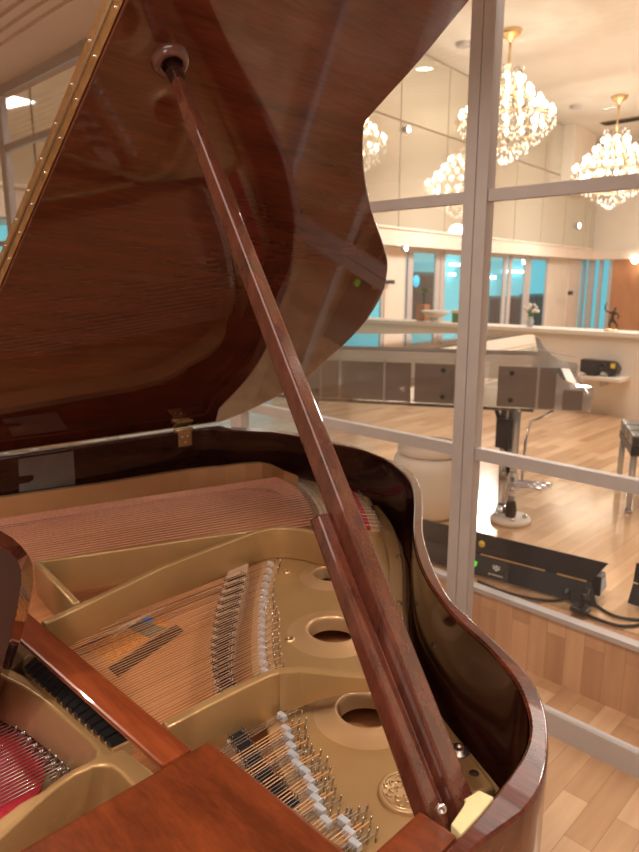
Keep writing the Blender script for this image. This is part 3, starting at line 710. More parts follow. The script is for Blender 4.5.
# darker veneer skin on the inside of the rim
def curtain(name, pts, z0, z1, mat, par):
    mb = MB(); vb = [mb.bm.verts.new(Vector((p.x, p.y, z0))) for p in pts]; vt = [mb.bm.verts.new(Vector((p.x, p.y, z1))) for p in pts]
    for i in range(len(pts)-1): f = mb.bm.faces.new([vb[i], vb[i+1], vt[i+1], vt[i]]); f.smooth = True
    return mb.build(name, mat, par, fixn=False)
cen = Vector((-.95, .6, 0))
def inset(p, d_): v = cen-Vector((p.x, p.y, 0)); v.normalize(); return p+v*d_
def offset_path(pts, d_):
    o_ = []
    for i, p in enumerate(pts):
        t_ = pts[min(i+1, len(pts)-1)]-pts[max(i-1, 0)]; n_ = Vector((-t_.y, t_.x, 0)).normalized(); o_.append(Vector((p.x, p.y, 0))+n_*d_)
    return o_
rin_s = rim_in[2:]
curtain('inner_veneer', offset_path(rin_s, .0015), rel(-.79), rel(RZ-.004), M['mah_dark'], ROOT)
slab('bottom_board', [p for p in rim_out], rel(-.83), rel(-.80), M['mah_dark'], ROOT)
# soundboard
sb_in = offset_path(rin_s, .003)
slab('soundboard', [Vector((xi-.003, .0, 0))]+sb_in[:-1]+[spine(-.6, .04)], rel(-.66), rel(-.64), M['sound'], ROOT)
# legs
for x, y in ((-.36, .0), (-1.66, .0), (-1.35, 1.15)):
    L = MB(); L.hexa([Vector((x+a*.03, y+b_*.03, .07)) for a, b_ in ((-1, -1), (1, -1), (1, 1), (-1, 1))], [Vector((x+a*.06, y+b_*.06, rel(-.83))) for a, b_ in ((-1, -1), (1, -1), (1, 1), (-1, 1))])
    lg = L.build('leg', M['mah'], ROOT, .004); MB().lathe((x, y, 0), [(0, 0), (.025, 0), (.03, .02), (.03, .05), (.02, .07), (0, .07)], 16).build('caster', M['brass'], lg)
MB().box((-1.0, .0, .32), (.16, .10, .62)).build('lyre', M['mah'], ROOT, .004)
# key end: key bed, fallboard, bass cheek
MB().box((-1.02, -.13, rel(-.77)), (1.5, .26, .06)).build('key_bed', M['mah'], ROOT, .004)
MB().box((-1.02, .02, rel(-.60)), (1.45, .03, .22)).build('fallboard', M['mah'], ROOT, .003)
MB().box((-1.02, -.13, rel(-.725)), (1.25, .15, .02)).build('white_keys', M['print'], ROOT)
kk = MB()
for i in range(51):
    if i % 7 in (2, 6): continue
    kk.box((-1.63+i*.0243, -.09, rel(-.705)), (.011, .09, .02))
kk.build('black_keys', M['black'], ROOT)

# ---------------------------------------------------------------- iron plate
PLT = empty('iron_plate', (0, 0, 0)); PLT.parent = ROOT; 
for k_ in ('label', 'category'):
    if k_ in PLT: del PLT[k_]
ZT, ZW, ZS = -.52, -.59, -.575
def strut(pts, w, z0, z1, name='strut', mat=None, bev=.0035, sm=0):
    P3 = [Vector((p.x, p.y, 0)) for p in pts]
    if sm: P3 = smooth_pts(P3, sm)
    return slab(name, ribbon(P3, w), rel(z0), rel(z1), mat or M['gold'], PLT, bevel=bev)
# strut 1 (runs to the tail) with its bend onto the web
strut(ZZ(ZT, (44, 622), (110, 591), (160, 567), (215, 546), (255, 531), (273, 527), (288, 527), (306, 529.5), (326, 535), (345, 545)), .014, ZW, ZT)
strut(ZZ(ZT, (165, 724), (200, 706), (240, 686), (268, 673), (280, 670)), .014, ZW, ZT)
strut(ZZ(ZT, (36, 561), (95, 552.5), (160, 543), (205, 536), (246, 531)), .012, ZW, ZT)
strut(ZZ(ZT, (37, 561), (56, 581), (76, 602)), .013, ZW, ZT)
def taper_rib(pxs, zt, zb, w):
    P3 = [Z(a, b_, zt) for a, b_ in pxs]; mb = MB()
    Lq = ribbon([Vector((p.x, p.y, 0)) for p in P3], w); n_ = len(P3); A_ = Lq[:n_]; B_ = Lq[n_:][::-1]
    ra = [[mb.bm.verts.new(Vector((q_.x, q_.y, rel(z_)))) for q_, z_ in ((A_[i], zt), (B_[i], zt), (B_[i], zb[i]), (A_[i], zb[i]))] for i in range(n_)]
    for i in range(n_-1):
        for k_ in range(4): mb.bm.faces.new([ra[i][k_], ra[i][(k_+1) % 4], ra[i+1][(k_+1) % 4], ra[i+1][k_]])
    mb.bm.faces.new(ra[0]); mb.bm.faces.new(ra[-1]); mb.build('strut_end', M['gold'], PLT, .002)
taper_rib([(278, 670.5), (300, 669), (320, 671), (345, 674), (372, 676), (400, 676)], ZT, (-.59, -.575, -.56, -.545, -.54, -.54), .014)
# bass side flange along the spine
fl = [X(a, b_, -1.70) for a, b_ in ((-40, 503), (0, 498), (100, 483.5), (160, 474), (225, 467), (256, 464), (272, 463))]
mb = MB()
ptsf = [spine(-.5, .06), spine(-.25, .06)]+[Z(*q) for q in ((0, 498, -.545), (50, 491, -.547), (100, 484, -.55), (160, 474.5, -.55), (190, 470, -.547), (208, 468, -.543), (225, 466.5, -.538), (245, 464, -.532), (262, 463, -.526), (273, 465, -.524), (284, 470.5, -.526), (298, 476, -.532))]
ptsf[0].z = ptsf[1].z = rel(-.545)
for i in range(len(ptsf)-1):
    a, b_ = ptsf[i], ptsf[i+1]; n_ = nS
    mb.hexa([a-n_*.018-Vector((0, 0, .075)), a+n_*.0-Vector((0, 0, .075)), b_+n_*.0-Vector((0, 0, .075)), b_-n_*.018-Vector((0, 0, .075))], [a-n_*.018, a, b_, b_-n_*.018])
bmesh.ops.remove_doubles(mb.bm, verts=mb.bm.verts, dist=1e-4)
mb.build('bass_flange', M['gold_lt'], PLT)  # lighter bronze makes up in colour for the weak light here
# tail shelf where the bass strings hitch: curved raised block
arc_in = ZZ(-.58, (272, 463), (284, 470), (296, 478), (308, 487), (318, 500), (324, 515), (328, 530))
arc_out = ZZ(-.58, (290, 469), (309, 472), (330, 474), (350, 481), (366, 495), (379, 517), (385, 533))
shelf = [Vector((p.x, p.y, 0)) for p in smooth_pts(arc_in, 3)+smooth_pts(arc_out[::-1], 3)]
slab('hitch_shelf', shelf, rel(-.62), rel(-.575), M['gold_lt'], PLT, bevel=.002)
fz_in = [p*.45+q_*.55 for p, q_ in zip(arc_in, arc_out)]; fz_out = [p*.25+q_*.75 for p, q_ in zip(arc_in, arc_out)]
slab('hitch_felt', [Vector((p.x, p.y, 0)) for p in smooth_pts(fz_in, 3)+smooth_pts(fz_out[::-1], 3)], rel(-.576), rel(-.570), M['felt_red'], PLT)
# the web with three round openings
def circ(c, r, n=36): return [Vector((c.x+r*math.cos(2*math.pi*k_/n), c.y+r*math.sin(2*math.pi*k_/n), 0)) for k_ in range(n)]
holes = [(Z(330, 577, ZW), .034), (Z(333, 633, ZW), .043), (Z(366, 714, ZW), .040)]
web = ZZ(ZW, (262, 561), (256, 600), (253, 640), (252, 672), (262, 700), (268, 722), (275, 736), (283, 760), (291, 780), (302, 800), (314, 818), (330, 838), (342, 852), (372, 880), (430, 860), (470, 845), (497, 800), (500, 788), (470, 751), (441, 717), (424, 690), (414, 660), (408, 630), (406, 600), (406, 565), (402, 545), (394, 530), (384, 524), (372, 530), (330, 541), (290, 548))
slab('plate_web', [Vector((p.x, p.y, 0)) for p in web], rel(ZW-.012), rel(ZW), M['gold'], PLT, holes=[circ(c, r) for c, r in holes], bevel=.002)
for c, r in holes:
    MB().lathe(Vector((c.x, c.y, rel(ZW))), [(r*1.9, -.0005), (r*1.5, .002), (r*1.25, .006), (r*1.10, .009), (r*1.0, .008), (r*.96, .002), (r*.96, -.018)], 48).build('opening_collar', M['gold_lt'], PLT)
# raised outer rail with bolts along the bentside
rail_px = [(372, 505), (385, 522), (392, 540), (396, 562), (396, 590), (397, 622), (404, 655), (416, 690), (434, 720), (459, 754), (484, 790)]
rp = [Vector((p.x, p.y, 0)) for p in ZZ(-.575, *rail_px)]
slab('outer_rail', ribbon(smooth_pts(rp, 4), [.030]*(4*(len(rp)-1)+1)), rel(-.61), rel(-.575), M['gold'], PLT, bevel=.004)
for px, py, r in ((399, 557, .005), (399, 604, .005), (388, 532, .004), (459, 751, .0095), (404, 648, .005)):
    p = Z(px, py, -.575); b_ = MB(); b_.lathe(p, [(r*1.4, 0), (r*1.35, .0015), (r, .002), (r*.95, .005), (r*.4, .006), (r*.35, .003), (0, .003)], 16).build('plate_screw', M['steel'] if r > .007 else M['gold_dk'], PLT)
p = Z(474, 773, -.5745); MB().lathe(p, [(.006, .0), (.005, .001), (0, .001)], 14).build('screw_hole', M['brown_dk'], PLT)  # dark disc puts the shadow inside the hole into colour
for px, py in ((287, 572), (290, 640)):
    p = Z(px, py, ZW); MB().lathe(p, [(.009, 0), (.008, .003), (.004, .004), (.003, .002), (0, .002)], 14).build('plate_screw', M['brass'], PLT)
# medallion with relief
mc = Z(407, 794, ZW); mc = Vector((mc.x, mc.y, rel(ZW)))
md = MB().lathe(mc, [(.034, 0), (.034, .004), (.031, .006), (.028, .004), (.0, .004)], 48).build('medallion', M['gold_lt'], PLT)
mb = MB()
for k_ in range(26):
    a = k_*2.4; rr = .025*math.sqrt((k_+1)/27); c = mc+Vector((rr*math.cos(a), rr*math.sin(a), .0045))
    mb.tube([c, c+Vector((.005*math.cos(a+1), .005*math.sin(a+1), .0012)), c+Vector((.008*math.cos(a+1.9), .008*math.sin(a+1.9), 0))], [.0006, .0014, .0004], 6)
mb.tube([mc+Vector((.029*math.cos(t_*.2618), .029*math.sin(t_*.2618), .005)) for t_ in range(25)], .001, 6)
mb.build('relief', M['brass'], PLT)
# front pocket frame near the keys (Y shaped webs)
zf = -.50
band1 = ZZ(zf, (-30, 650), (0, 663), (10, 668), (28, 676), (45, 686), (75, 708), (100, 730), (116, 742), (130, 753), (147, 766), (165, 782), (150, 800), (133, 786), (120, 772), (112, 766), (103, 765), (93, 766), (75, 774), (55, 788), (30, 810), (0, 838), (-30, 870), (-42, 855), (0, 817), (20, 802), (42, 790), (60, 776), (72, 768.5), (86, 762), (94, 757), (96, 750), (90, 741), (75, 728), (55, 711), (37, 697), (20, 686), (8, 680), (-30, 665))
slab('pocket_frame', [Vector((p.x, p.y, 0)) for p in band1], rel(-.57), rel(zf), M['gold'], PLT, bevel=.004)
# inner return between the rail and the damper row
ret = ZZ(-.50, (8, 648), (25, 640), (42, 652), (60, 672), (90, 702), (118, 728), (136, 742), (150, 752), (140, 762), (122, 745), (108, 722), (80, 695), (55, 670), (38, 655), (24, 655), (15, 668), (4, 664))
ret2 = ZZ(-.505, (-5, 640), (18, 632), (44, 650), (62, 668), (95, 702), (130, 737), (128, 741), (92, 708), (58, 674), (40, 656), (28, 655), (12, 668), (-2, 664))
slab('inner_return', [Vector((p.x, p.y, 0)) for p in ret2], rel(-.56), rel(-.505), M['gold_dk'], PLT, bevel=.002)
# pin field seen in the lower left pocket
pf = ZZ(-.585, (-60, 640), (20, 670), (110, 745), (170, 800), (60, 900), (-80, 900))
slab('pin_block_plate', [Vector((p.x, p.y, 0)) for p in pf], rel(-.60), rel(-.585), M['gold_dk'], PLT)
ff = ZZ(-.583, (-40, 700), (0, 722), (30, 735), (50, 758), (40, 792), (0, 830), (-60, 860))
slab('pin_felt', [Vector((p.x, p.y, 0)) for p in ff], rel(-.586), rel(-.582), M['felt_red'], PLT)

# ---------------------------------------------------------------- strings, bridges, pins
pinme = {}
def pin(name, p, r, h, mat, parent, lean=Vector((0, 0, 0))):
    key = (name, r, h)
    if key not in pinme:
        b_ = MB(); b_.tube([Vector((0, 0, 0)), Vector((0, 0, h*.8)), Vector((0, 0, h))]+[], [r, r, r*.75], 7)
        me = bpy.data.meshes.new(name); bmesh.ops.recalc_face_normals(b_.bm, faces=b_.bm.faces); b_.bm.to_mesh(me); b_.bm.free(); me.materials.append(mat); pinme[key] = me
    o = bpy.data.objects.new(name, pinme[key]); COL.objects.link(o); o.parent = parent; o.location = Vector(p)-ROOT.location
    o.rotation_euler = (lean.x, lean.y, 0); return o
def string(a, b_, r, mat, more=()):
    me_ = MB().tube([a, b_]+list(more), r, 5, cap=False); return me_.build('string', mat, ROOT, fixn=False)
def lerp_path(pts, t):
    n = len(pts)-1; x = min(max(t*n, 0), n-1e-6); i = int(x); return pts[i].lerp(pts[i+1], x-i)
YN = .335
def yat(path, x):
    bb = min(range(121), key=lambda j: abs(lerp_path(path, j/120).x-x)); return lerp_path(path, bb/120).y
# section B : tenor strings, hitch line behind chrome bars
chB = ZZ(ZS, (271, 560), (266, 580), (263, 600), (262, 620), (262, 640), (263, 660), (268, 684))
pnB = ZZ(ZS, (281, 561), (280, 585), (279, 605), (281, 620), (280, 640), (279, 658), (284, 680))
NB = 17
brB_l = ZZ(-.582, (230, 566), (222, 590), (215, 617), (211, 650), (213, 676), (222, 705))
brB_r = ZZ(-.582, (249, 562), (243, 590), (237, 617), (233, 650), (233, 680), (240, 700))
def bridge(l, r, name):
    pts = [Vector((p.x, p.y, 0)) for p in smooth_pts(l, 4)+smooth_pts(r, 4)[::-1]]
    return slab(name, pts, rel(-.64), rel(-.582), M['bridge'], ROOT, bevel=.0015)
brB = bridge(brB_l, brB_r, 'bridge')
chromeme = {}
def chrome_bar(p, ax_, parent):
    o = MB(); o.hexa([p+Vector(v) for v in ((-.0075, -.005, 0), (.0075, -.005, 0), (.0075, .005, 0), (-.0075, .005, 0))], [p+Vector(v) for v in ((-.0068, -.0035, .008), (.0068, -.0035, .008), (.0068, .0035, .008), (-.0068, .0035, .008))])
    o.build('aliquot_bar', M['silver'], parent, .0012)
cnt = 0
def notch(parent, c, w_):      # graphite patch with two rows of pins on the bridge
    MB().hexa([c+Vector(v) for v in ((-.0097, -w_, .0), (.006, -w_*.8, .0), (.0097, w_, .0), (-.006, w_*.8, .0))], [c+Vector(v)+Vector((0, 0, .0032)) for v in ((-.0097, -w_, .0), (.006, -w_*.8, .0), (.0097, w_, .0), (-.006, w_*.8, .0))]).build('notch_patch', M['graphite'], parent)
for i in range(NB):
    t = (i+.3)/NB; c = lerp_path(chB, t); pp = lerp_path(pnB, t)
    c.z = rel(ZS)-.004; chrome_bar(c+Vector((0, 0, -.004)), None, PLT)
    for k_ in (-1, 0, 1):
        x = c.x+k_*.0064
        ps = Vector((x, pp.y-.010+.009*(k_+1), rel(ZS-.003)))
        pin('hitch_pin', Vector((x, ps.y, rel(ZW))), .0014, .0175, M['steel'], PLT, Vector((-.2, 0, 0)))
        string(Vector((x-.004, YN, rel(ZS-.002))), Vector((x, c.y, rel(ZS))), .00055, M['orange'], (ps,))
        cnt += 1
    m_ = Vector((c.x, (yat(brB_l, c.x)+yat(brB_r, c.x))/2, rel(-.582))); hw_ = abs(yat(brB_l, c.x)-yat(brB_r, c.x))/2
    notch(brB, m_, min(hw_*.80, .022))
    for k_ in (-1, 0, 1):
        for sgn in (-1, 1): pin('bridge_pin', Vector((m_.x+k_*.0064, m_.y+sgn*min(hw_*.75, .02), rel(-.582))), .0009, .009, M['steel'], brB)
# gold strip under the chrome bars
strip = [Vector((p.x, p.y, 0)) for p in smooth_pts(chB, 3)]
slab('duplex_rest', ribbon(strip, .034), rel(-.592), rel(-.583), M['gold_lt'], PLT, bevel=.002)
# section C : treble
chC = ZZ(ZS, (282, 715), (286, 728), (289, 736), (291, 745), (293, 754), (297, 763), (305, 770), (309, 779), (313, 789), (316, 798), (320, 808), (326, 820), (344, 820), (349, 831), (355, 843))
pnC = ZZ(ZS, (301, 709), (304, 722), (306, 733), (308, 742), (311, 750), (320, 755), (325, 762), (330, 773), (334, 785), (337, 795), (341, 803), (347, 815), (359, 806), (366, 820), (375, 834))
for i, (c, pp) in enumerate(zip(chC, pnC)):
    c = c.copy(); chrome_bar(c+Vector((0, 0, -.006)), None, PLT)
    for k_ in (-1, 0, 1):
        x = c.x+k_*.0050
        ps = Vector((x, pp.y-.012+.008*(k_+1), rel(ZS-.003)))
        pin('hitch_pin', Vector((x, ps.y, rel(ZW))), .0014, .0175, M['steel'], PLT, Vector((-.2, 0, 0)))
        string(Vector((x-.002, YN-.03, rel(ZS-.002))), Vector((x, c.y, rel(ZS))), .0008, M['orange'] if i % 2 else M['steel'], (ps,))
        cnt += 1
strip = [Vector((p.x, p.y, 0)) for p in ZZ(-.583, (276, 716), (280, 732), (287, 752), (296, 772), (304, 790), (313, 808), (325, 826), (340, 845))]
slab('duplex_rest', ribbon(smooth_pts(strip, 3), .03), rel(-.595), rel(-.584), M['gold_lt'], PLT, bevel=.002)
brC_l = ZZ(-.582, (222, 712), (224, 735), (238, 755), (256, 774), (280, 802)); brC_r = ZZ(-.582, (238, 706), (246, 730), (258, 755), (271, 780), (300, 812))
brC = bridge(brC_l, brC_r, 'bridge')
for i in range(9):
    t = .3+i*.085; l_, r_ = lerp_path(brC_l, t), lerp_path(brC_r, t); m_ = (l_+r_)/2; m_.z = rel(-.582)
    notch(brC, m_, .010)
    for k_ in (-1, 0, 1):
        for sgn in (-1, 1): pin('bridge_pin', Vector((m_.x+k_*.0045, m_.y+sgn*.011, rel(-.582))), .0009, .009, M['steel'], brC)
# section A : copper-wound bass strings crossing above
NA = 27
brA_px = [(286, 476), (294, 479), (303, 484), (311, 491), (318, 500), (323, 510), (327, 522)]
brA = [Z(a, b_, -.555) for a, b_ in brA_px]
outA = [Z(a, b_, -.562) for a, b_ in ((303, 471), (322, 473), (340, 477), (354, 485), (365, 497), (374, 510), (381, 526))]
lA = [X(-60, 540, -1.62), Z(-60, 573, -.555)]
lft0 = Vector((-1.66, .30, rel(-.555))); lft1 = Z(28, 566, -.555)
for i in range(NA):
    t = i/(NA-1); b_ = lerp_path(brA, t); h_ = lerp_path(outA, t)
    a0 = lft0.lerp(Vector((lft1.x-.0, .42, rel(-.555))), t)
    cov = b_+(a0-b_).normalized()*.03
    o = string(a0, cov, .0016 if i < 16 else .0012, M['copper']); cnt += 1
    if cnt <= 200:
        MB().tube([cov, b_, h_], .0006, 4, cap=False).build('core', M['steel'], o, fixn=False)
    if i % 1 == 0: pin('hitch_pin', Vector((h_.x, h_.y, rel(-.575))), .0013, .014, M['steel'], PLT, Vector((0, 0, 0)))
bA = [Vector((p.x, p.y, 0)) for p in smooth_pts(brA, 4)]
bass_bridge = slab('bass_bridge', ribbon(bA, .018), rel(-.66), rel(-.561), M['bridge'], ROOT, bevel=.0015)
for i in range(0, NA):
    p = lerp_path(brA, i/(NA-1)); pin('bridge_pin', Vector((p.x, p.y, rel(-.561))), .0009, .010, M['steel'], bass_bridge)
# fine wire rows between strut 1 and the brace, and under the bass strings (one loose sheet of short wires)
# lower left tuning area: pins and silver wires
tp = 0
for r_ in range(4):
    for j in range(13):
        px = -10+j*6.0+r_*4; py = 688+j*6.2+r_*10-3*r_
        if r_ > 1: px -= 6
        p = Z(px, py, -.565); p.z = rel(-.585)
        pin('tuning_pin', p, .0023, .022, M['steel'], PLT, Vector((-.15, 0, 0))); tp += 1
for j in range(30):
    a = Z(12+j*2.2, 697+j*2.45, -.575); a.z = rel(-.572); bq = a+Vector((-.0, -.12, 0))
    string(a+Vector((0, .05, 0)), bq, .0008, M['chrome'])
# ---------------------------------------------------------------- dampers row between frame and cross rail
d0a, d0b = Z(39, 652, -.49), Z(24, 667, -.49); d1a, d1b = Z(131, 737, -.49), Z(113, 745, -.49)
ND = 15
for i in range(ND):
    t = i/ND; t2 = (i+.74)/ND
    q4 = [d0a.lerp(d1a, t), d0a.lerp(d1a, t2), d0b.lerp(d1b, t2), d0b.lerp(d1b, t)]
    o = MB().hexa([v-Vector((0, 0, .03)) for v in q4], q4).build('damper', M['black'], ROOT, .0008)
    MB().hexa([v-Vector((0, 0, .045)) for v in q4], [v-Vector((0, 0, .030)) for v in q4]).build('damper_felt', M['graphite'], o)
q4 = [d0a, d1a, d1b, d0b]; MB().hexa([v-Vector((0, 0, .056)) for v in q4], [v-Vector((0, 0, .006)) for v in q4]).build('damper_rail', M['gold_lt'], ROOT)

# ---------------------------------------------------------------- soundboard decal seen between the strings
dz = -.6395
def quad_px(name, pxs, z, mat, par):
    return MB().hexa([Z(a, b_, z)-Vector((0, 0, .0004)) for a, b_ in pxs], [Z(a, b_, z) for a, b_ in pxs]).build(name, mat, par)
dec = quad_px('soundboard_decal', [(76, 642), (132, 608), (172, 622), (112, 662)], dz, plain('decal_orange', (.80, .25, .04), .4, 0, .5, 260), ROOT)
quad_px('blue_patch', [(140, 620), (146, 615.5), (156, 619), (150, 624)], dz+.001, M['bluepaint'], dec)
quad_px('green_patch', [(128, 628), (140, 621), (168, 628), (150, 638)], dz+.0008, M['greyprint'], dec)
mb = MB()
for k_ in range(7):
    a = Z(117+k_*2.6, 634-k_*1.7, dz+.0016); mb.box(a, (.004, .010 if k_ % 2 else .016, .0006), Matrix.Rotation(.4, 3, 'Z'))
mb.build('script_lettering', M['print'], dec)
dl = MB()
for k_ in range(15):
    a = Z(84+k_*5, 645-k_*2.4, dz+.0012); dl.box(a, (.0016, .05, .0005))
for k_ in range(9):
    a = Z(88+k_*5, 633+k_*2.6, dz+.0012); dl.box(a+Vector((.0, .03, 0)), (.0015, .0, .0)) if False else None
dl.build('grid_lines', M['print'], dec)
# dark brown strip along the decal edge
quad_px('decal_border', [(108, 668), (176, 624), (184, 631), (118, 677)], dz+.0012, M['brown_dk'], dec)

# ---------------------------------------------------------------- wooden cross rail, tray, cheek block, music desk
def px_block(name, top_px, z, h, mat, bev=.003):
    t_ = [Z(a, b_, z) for a, b_ in top_px]
    return MB().hexa([v-Vector((0, 0, h)) for v in t_], t_).build(name, mat, ROOT, bev)
px_block('cross_rail', [(-50, 547), (-68, 562), (162, 766), (192, 749)], RZ, .007, M['mah_red'])
a = Z(213, 738, -.43); b_ = Z(345, 857, -.43)
yb = (a.y+b_.y)/2
tr = [Vector((a.x, yb, 0)), Vector((-.262, yb, 0)), Vector((-.262, -.2, 0)), Vector((a.x, -.2, 0))]
MB().hexa([v+Vector((0, 0, rel(-.455))) for v in tr], [v+Vector((0, 0, rel(-.43))) for v in tr]).build('desk_tray', M['mah_tray'], ROOT, .003)
ca = Z(420, 810, -.452); cb_ = Z(458, 836, -.452)
ck = [Vector((ca.x-.0, ca.y, 0)), Vector((-.277, ca.y-.0, 0)), Vector((-.277, .33, 0)), Vector((ca.x, .33, 0))]
ckx = ca.x
ck = [Vector((ckx, ca.y, 0)), Vector((xi-.0015, cb_.y, 0)), Vector((xi-.0015, yb+.002, 0)), Vector((ckx, yb+.002, 0))]
MB().hexa([v+Vector((0, 0, rel(-.50))) for v in ck], [v+Vector((0, 0, rel(-.452))) for v in ck]).build('cheek_block', M['mah_tray'], ROOT, .003)
# cream rubber stop on the rim
cr = [(451, 824), (462, 808), (466, 801), (464, 799), (479, 790), (494, 797), (478, 816), (461, 834)]
px_block('rubber_stop', cr, -.447, .03, M['cream'], .0012)
# music desk end
bk_ = [(-90, 480), (-30, 505), (0, 530), (12, 537), (21, 545), (28, 554), (33, 566), (34, 582), (30, 606), (22, 636), (10, 672), (0, 700), (-30, 780), (-120, 700)]
fr_ = [(-105, 492), (-45, 515), (-12, 540), (0, 547), (10, 553), (17, 560), (21, 571), (21, 586), (17, 610), (10, 638), (2, 668), (-8, 696), (-40, 780), (-130, 700)]
mb = MB(); mb.hexa([Y(x_, y_, .225) for x_, y_ in fr_], [Y(x_, y_, .255) for x_, y_ in bk_]); 
desk = mb.build('music_desk', M['stick'], ROOT, .002)
MB().hexa([Y(x_, y_, .222) for x_, y_ in fr_], [Y(x_, y_, .2245) for x_, y_ in fr_]).build('desk_panel', plain('desk_lacquer', (.022, .008, .014), .4, 0, .2, 20), desk)

# grey plaque on the spine inner wall
def onspine(px, py, off=.037): return PL(px, py, SA+nS*off, nS)
pq = [(18, 459), (73, 451), (75, 484), (19, 492), (19, 484), (28, 482.5), (33, 480), (34, 476.5), (32, 474.5), (19, 476)]
MB().hexa([onspine(x_, y_) for x_, y_ in pq], [onspine(x_, y_)+nS*.003 for x_, y_ in pq]).build('wall_plaque', M['grey_card'], ROOT)

# ---------------------------------------------------------------- lid
ang = math.radians(34)
vL = nS*math.cos(ang)+Vector((0, 0, 1))*math.sin(ang); nL = dS.cross(vL)   # plane normal
if nL.z < 0: nL = -nL
HA = SA+Vector((0, 0, .004))
def lidp(px, py):
    q = PL(px, py, HA, nL); return ((q-HA).dot(dS), (q-HA).dot(vL))
def lp(u, v, h=0): return HA+dS*u+vL*v+nL*h
f0, f1 = lidp(14, 260), lidp(127, 0)
sl = (f1[0]-f0[0])/(f1[1]-f0[1]); fl_ = lambda v: f0[0]+sl*(v-f0[1])
edge = [lidp(*q) for q in ((470, 0), (420, 61), (392, 92), (367, 120), (364, 130), (364, 166), (371, 208), (382, 240), (387.5, 260), (387, 275), (382, 295), (367, 320), (347, 342), (330, 357), (305, 379), (280, 395), (250, 410), (220, 422), (196, 426))]
top = (edge[0][0]-.06, edge[0][1]+.03)
LO = [Vector((fl_(0), 0, 0)), Vector((fl_(1.50), 1.50, 0)), Vector((top[0]-.12, 1.515, 0)), Vector((top[0], top[1], 0))]
E2 = [Vector((u, v, 0)) for u, v in edge]
E3 = smooth_pts(E2[:3], 3)+smooth_pts(E2[3:], 3)
E3 = [Vector((p.x, max(p.y, 0.001), 0)) for p in E3]
LO = LO+E3+[Vector((edge[-1][0]-.02, 0, 0))]
TH = .022
def lidslab(name, outline, h0, h1, mat, parent, bev=.002):
    # slab in (u,v,h) frame transformed to world
    me_o = slab(name, outline, h0, h1, mat, None, bevel=bev)
    Mx = Matrix.Identity(4)
    for r_ in range(3): Mx[r_][0], Mx[r_][1], Mx[r_][2], Mx[r_][3] = dS[r_], vL[r_], nL[r_], HA[r_]
    me_o.data.transform(Mx); me_o.data.transform(Matrix.Translation(-ROOT.location))
    if Mx.to_3x3().determinant() < 0: me_o.data.flip_normals()
    me_o.parent = parent; return me_o
lid = lidslab('lid', LO, 0, TH, M['mah_lid'], ROOT)
FLo = [Vector((fl_(0.01), .01, 0)), Vector((fl_(1.50), 1.50, 0)), Vector((fl_(1.5)+.33, 1.50, 0)), Vector((fl_(.01)+.33, .01, 0))]
lidslab('front_flap', FLo, TH+.001, 2*TH, M['mah_lid'], lid)
# piano hinge: two brass leaves and knuckle rod along the front edge
g = -.0015
def hl(v, h, o_=0): return lp(fl_(v)+g+o_, v, h)
for h0, h1 in ((.004, TH-.002), (TH+.003, 2*TH-.003)):
    MB().hexa([hl(.02, h0), hl(1.49, h0), hl(1.49, h0, -.0015), hl(.02, h0, -.0015)], [hl(.02, h1), hl(1.49, h1), hl(1.49, h1, -.0015), hl(.02, h1, -.0015)]).build('hinge_leaf', M['brass'], lid)
MB().tube([hl(.02, TH, -.002), hl(1.49, TH, -.002)], .0028, 8).build('hinge_knuckle', M['gold_dk'], lid)
for i in range(22):
    for h in (.010, TH+.012): MB().ico(hl(.05+i*.066, h, -.0022), .0022, 1).build('hinge_screw', M['chrome'], lid)
# lid hinge on the spine
hc = Z(183, 431, RZ); hs = (hc-SA).dot(dS)
MB().hexa([spine(hs-.022, .037)+Vector((0, 0, -.045)), spine(hs+.022, .037)+Vector((0, 0, -.045)), spine(hs+.022, .040)+Vector((0, 0, -.045)), spine(hs-.022, .040)+Vector((0, 0, -.045))], [spine(hs-.022, .037)+Vector((0, 0, .0)), spine(hs+.022, .037), spine(hs+.022, .040), spine(hs-.022, .040)]).build('lid_hinge', M['brass'], lid, .001)
MB().hexa([lp(hs-.026, .01, -.003), lp(hs+.026, .01, -.003), lp(hs+.026, .055, -.003), lp(hs-.026, .055, -.003)], [lp(hs-.026, .01, 0), lp(hs+.026, .01, 0), lp(hs+.026, .055, 0), lp(hs-.026, .055, 0)]).build('lid_hinge', M['brass'], lid, .001)
MB().tube([spine(hs-.03, .03)+Vector((0, 0, .004)), spine(hs+.03, .03)+Vector((0, 0, .004))], .006, 10).build('lid_hinge', M['brass'], lid)
for du, dh in ((-.010, -.014), (.010, -.014), (0, -.032)): MB().ico(spine(hs+du, .041)+Vector((0, 0, dh)), .0035, 1).build('hinge_screw', M['chrome'], lid)
# prop cup
cu_, cv_ = lidp(170, 60); cupc = lp(cu_, cv_, 0)
MB().lathe(cupc, [(.012, .0), (.012, .008), (.015, .011), (.021, .008), (.024, .0), (.024, -.002)], 32, -nL).build('prop_cup', wood('cup', (.12, .04, .04), (.2, .08, .07), (9, 9, 9), .15), lid)

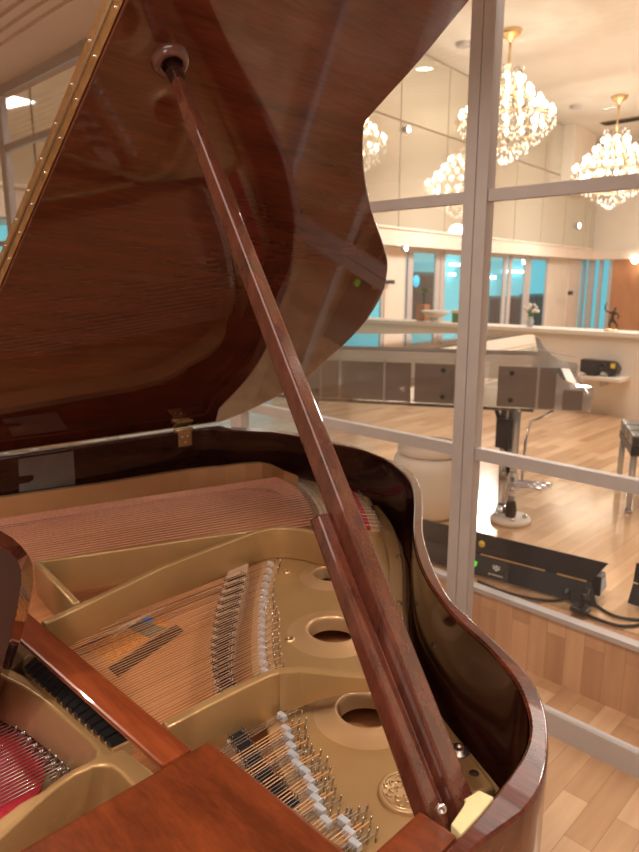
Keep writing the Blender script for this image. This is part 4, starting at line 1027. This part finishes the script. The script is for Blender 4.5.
# ---------------------------------------------------------------- props
def stick(name, a, b_, w, h, w2, h2, roll, parent, tip=False):
    d_ = (b_-a).normalized(); side = d_.cross(Vector((0, 0, 1))).normalized(); u_ = side.cross(d_)
    u_ = Matrix.Rotation(roll, 3, d_) @ u_
    mb = MB(); mb.bar(a, b_, w, h, u_, w2, h2)
    me_o = mb.build(name, M['stick'], parent, .0035, 3); return me_o
STROLL = 12
pb = D(461, 818, .605); ptop = cupc-nL*.004
ddir = (ptop-pb).normalized()
stick('prop_stick', pb-ddir*.02, ptop-ddir*.030, .030, .025, .0175, .0155, math.radians(STROLL), ROOT)
MB().tube([ptop-ddir*.040, ptop-ddir*.03, ptop-ddir*.02, ptop+ddir*.003], [.0075, .0095, .0105, .010], 14).build('prop_tip', M['mah_dark'], ROOT)
# short half stick alongside
t_s = None
def proj(p):
    r_ = p-CP; z_ = r_.dot(FW); return (W_/2+FPX*r_.dot(RT)/z_, H/2-FPX*r_.dot(UP)/z_, z_)
W_ = 639.0
best = min(range(200), key=lambda k_: abs(proj(pb.lerp(ptop, k_/199))[1]-516)); dep = proj(pb.lerp(ptop, best/199))[2]
sb0 = D(433, 822, .590); sb1 = D(319, 516, dep-.008)
stick('half_stick', sb0-(sb1-sb0).normalized()*.02, sb1, .025, .020, .017, .015, math.radians(STROLL), ROOT)
p = D(441, 809, .566); MB().lathe(p, [(.0048, 0), (.0042, .002), (.002, .0025), (.0015, .001), (0, .001)], 16, -FW).build('pivot_screw', M['chrome'], ROOT)

# =================================================================== LIGHT
dl_pos = [(-1.2, .9), (-2.6, .3), (-.2, -.6), (.6, .9), (-2.2, -1.4), (-3.8, 1.0)]
dl_lab = ['ceiling downlight above the middle of the mahogany piano', 'ceiling downlight beyond the bass side of the piano', 'ceiling downlight above the keyboard end of the piano', 'ceiling downlight between the camera and the glass wall', 'ceiling downlight behind the keyboard end of the piano', 'ceiling downlight near the far left bay of the glass wall']
for (x, y), lb in zip(dl_pos, dl_lab):
    spot(Vector((x, y, rel(1.228))), lb, .055)
    lamp('SPOT', 'downlight_lamp', (x, y, rel(1.19)), 62, (1, .86, .72), .05, None, spot_size=math.radians(125), spot_blend=.8)
lamp('POINT', 'room_bounce', (1.0, -1.3, 1.55), 22, (1, .88, .78), .4)
lamp('AREA', 'room_fill', (.3, -.6, rel(1.15)), 18, (1, .88, .78), 1.6)
lamp('AREA', 'stage_fill', (-1.5, 4.2, rel(3.1)), 125, (1, .90, .80), 2.5)
lamp('AREA', 'hall_fill', (-.6, 11.5, rel(3.1)), 430, (1, .94, .87), 2.2)
lamp('AREA', 'hall_fill', (.5, 6.5, rel(3.1)), 100, (1, .93, .86), .8)
lamp('POINT', 'lobby_fill', (-4, 13, rel(.1)), 50, (1, .88, .76), .8)
w = bpy.data.worlds.new('World'); sc.world = w; w.use_nodes = True
w.node_tree.nodes['Background'].inputs[0].default_value = (1, .88, .78, 1); w.node_tree.nodes['Background'].inputs[1].default_value = .35

# =================================================================== CAMERA
cam = bpy.data.cameras.new('camera'); co = bpy.data.objects.new('camera', cam); COL.objects.link(co); sc.camera = co
Rm = Matrix((RT, UP, -FW)).transposed(); co.matrix_world = Matrix.Translation(CP) @ Rm.to_4x4()
cam.sensor_fit = 'HORIZONTAL'; cam.sensor_width = 36; cam.lens = FPX/639*36; cam.clip_start = .02
cam.dof.use_dof = True; cam.dof.focus_distance = .85; cam.dof.aperture_fstop = 11
sc.view_settings.view_transform = 'Standard'; sc.view_settings.look = 'None'; sc.view_settings.exposure = .06; sc.view_settings.gamma = 1.0
sc.cycles.use_denoising = True; sc.cycles.max_bounces = 10; sc.cycles.transparent_max_bounces = 16; sc.cycles.sample_clamp_indirect = 6
sc.cycles.caustics_reflective = False; sc.cycles.caustics_refractive = False
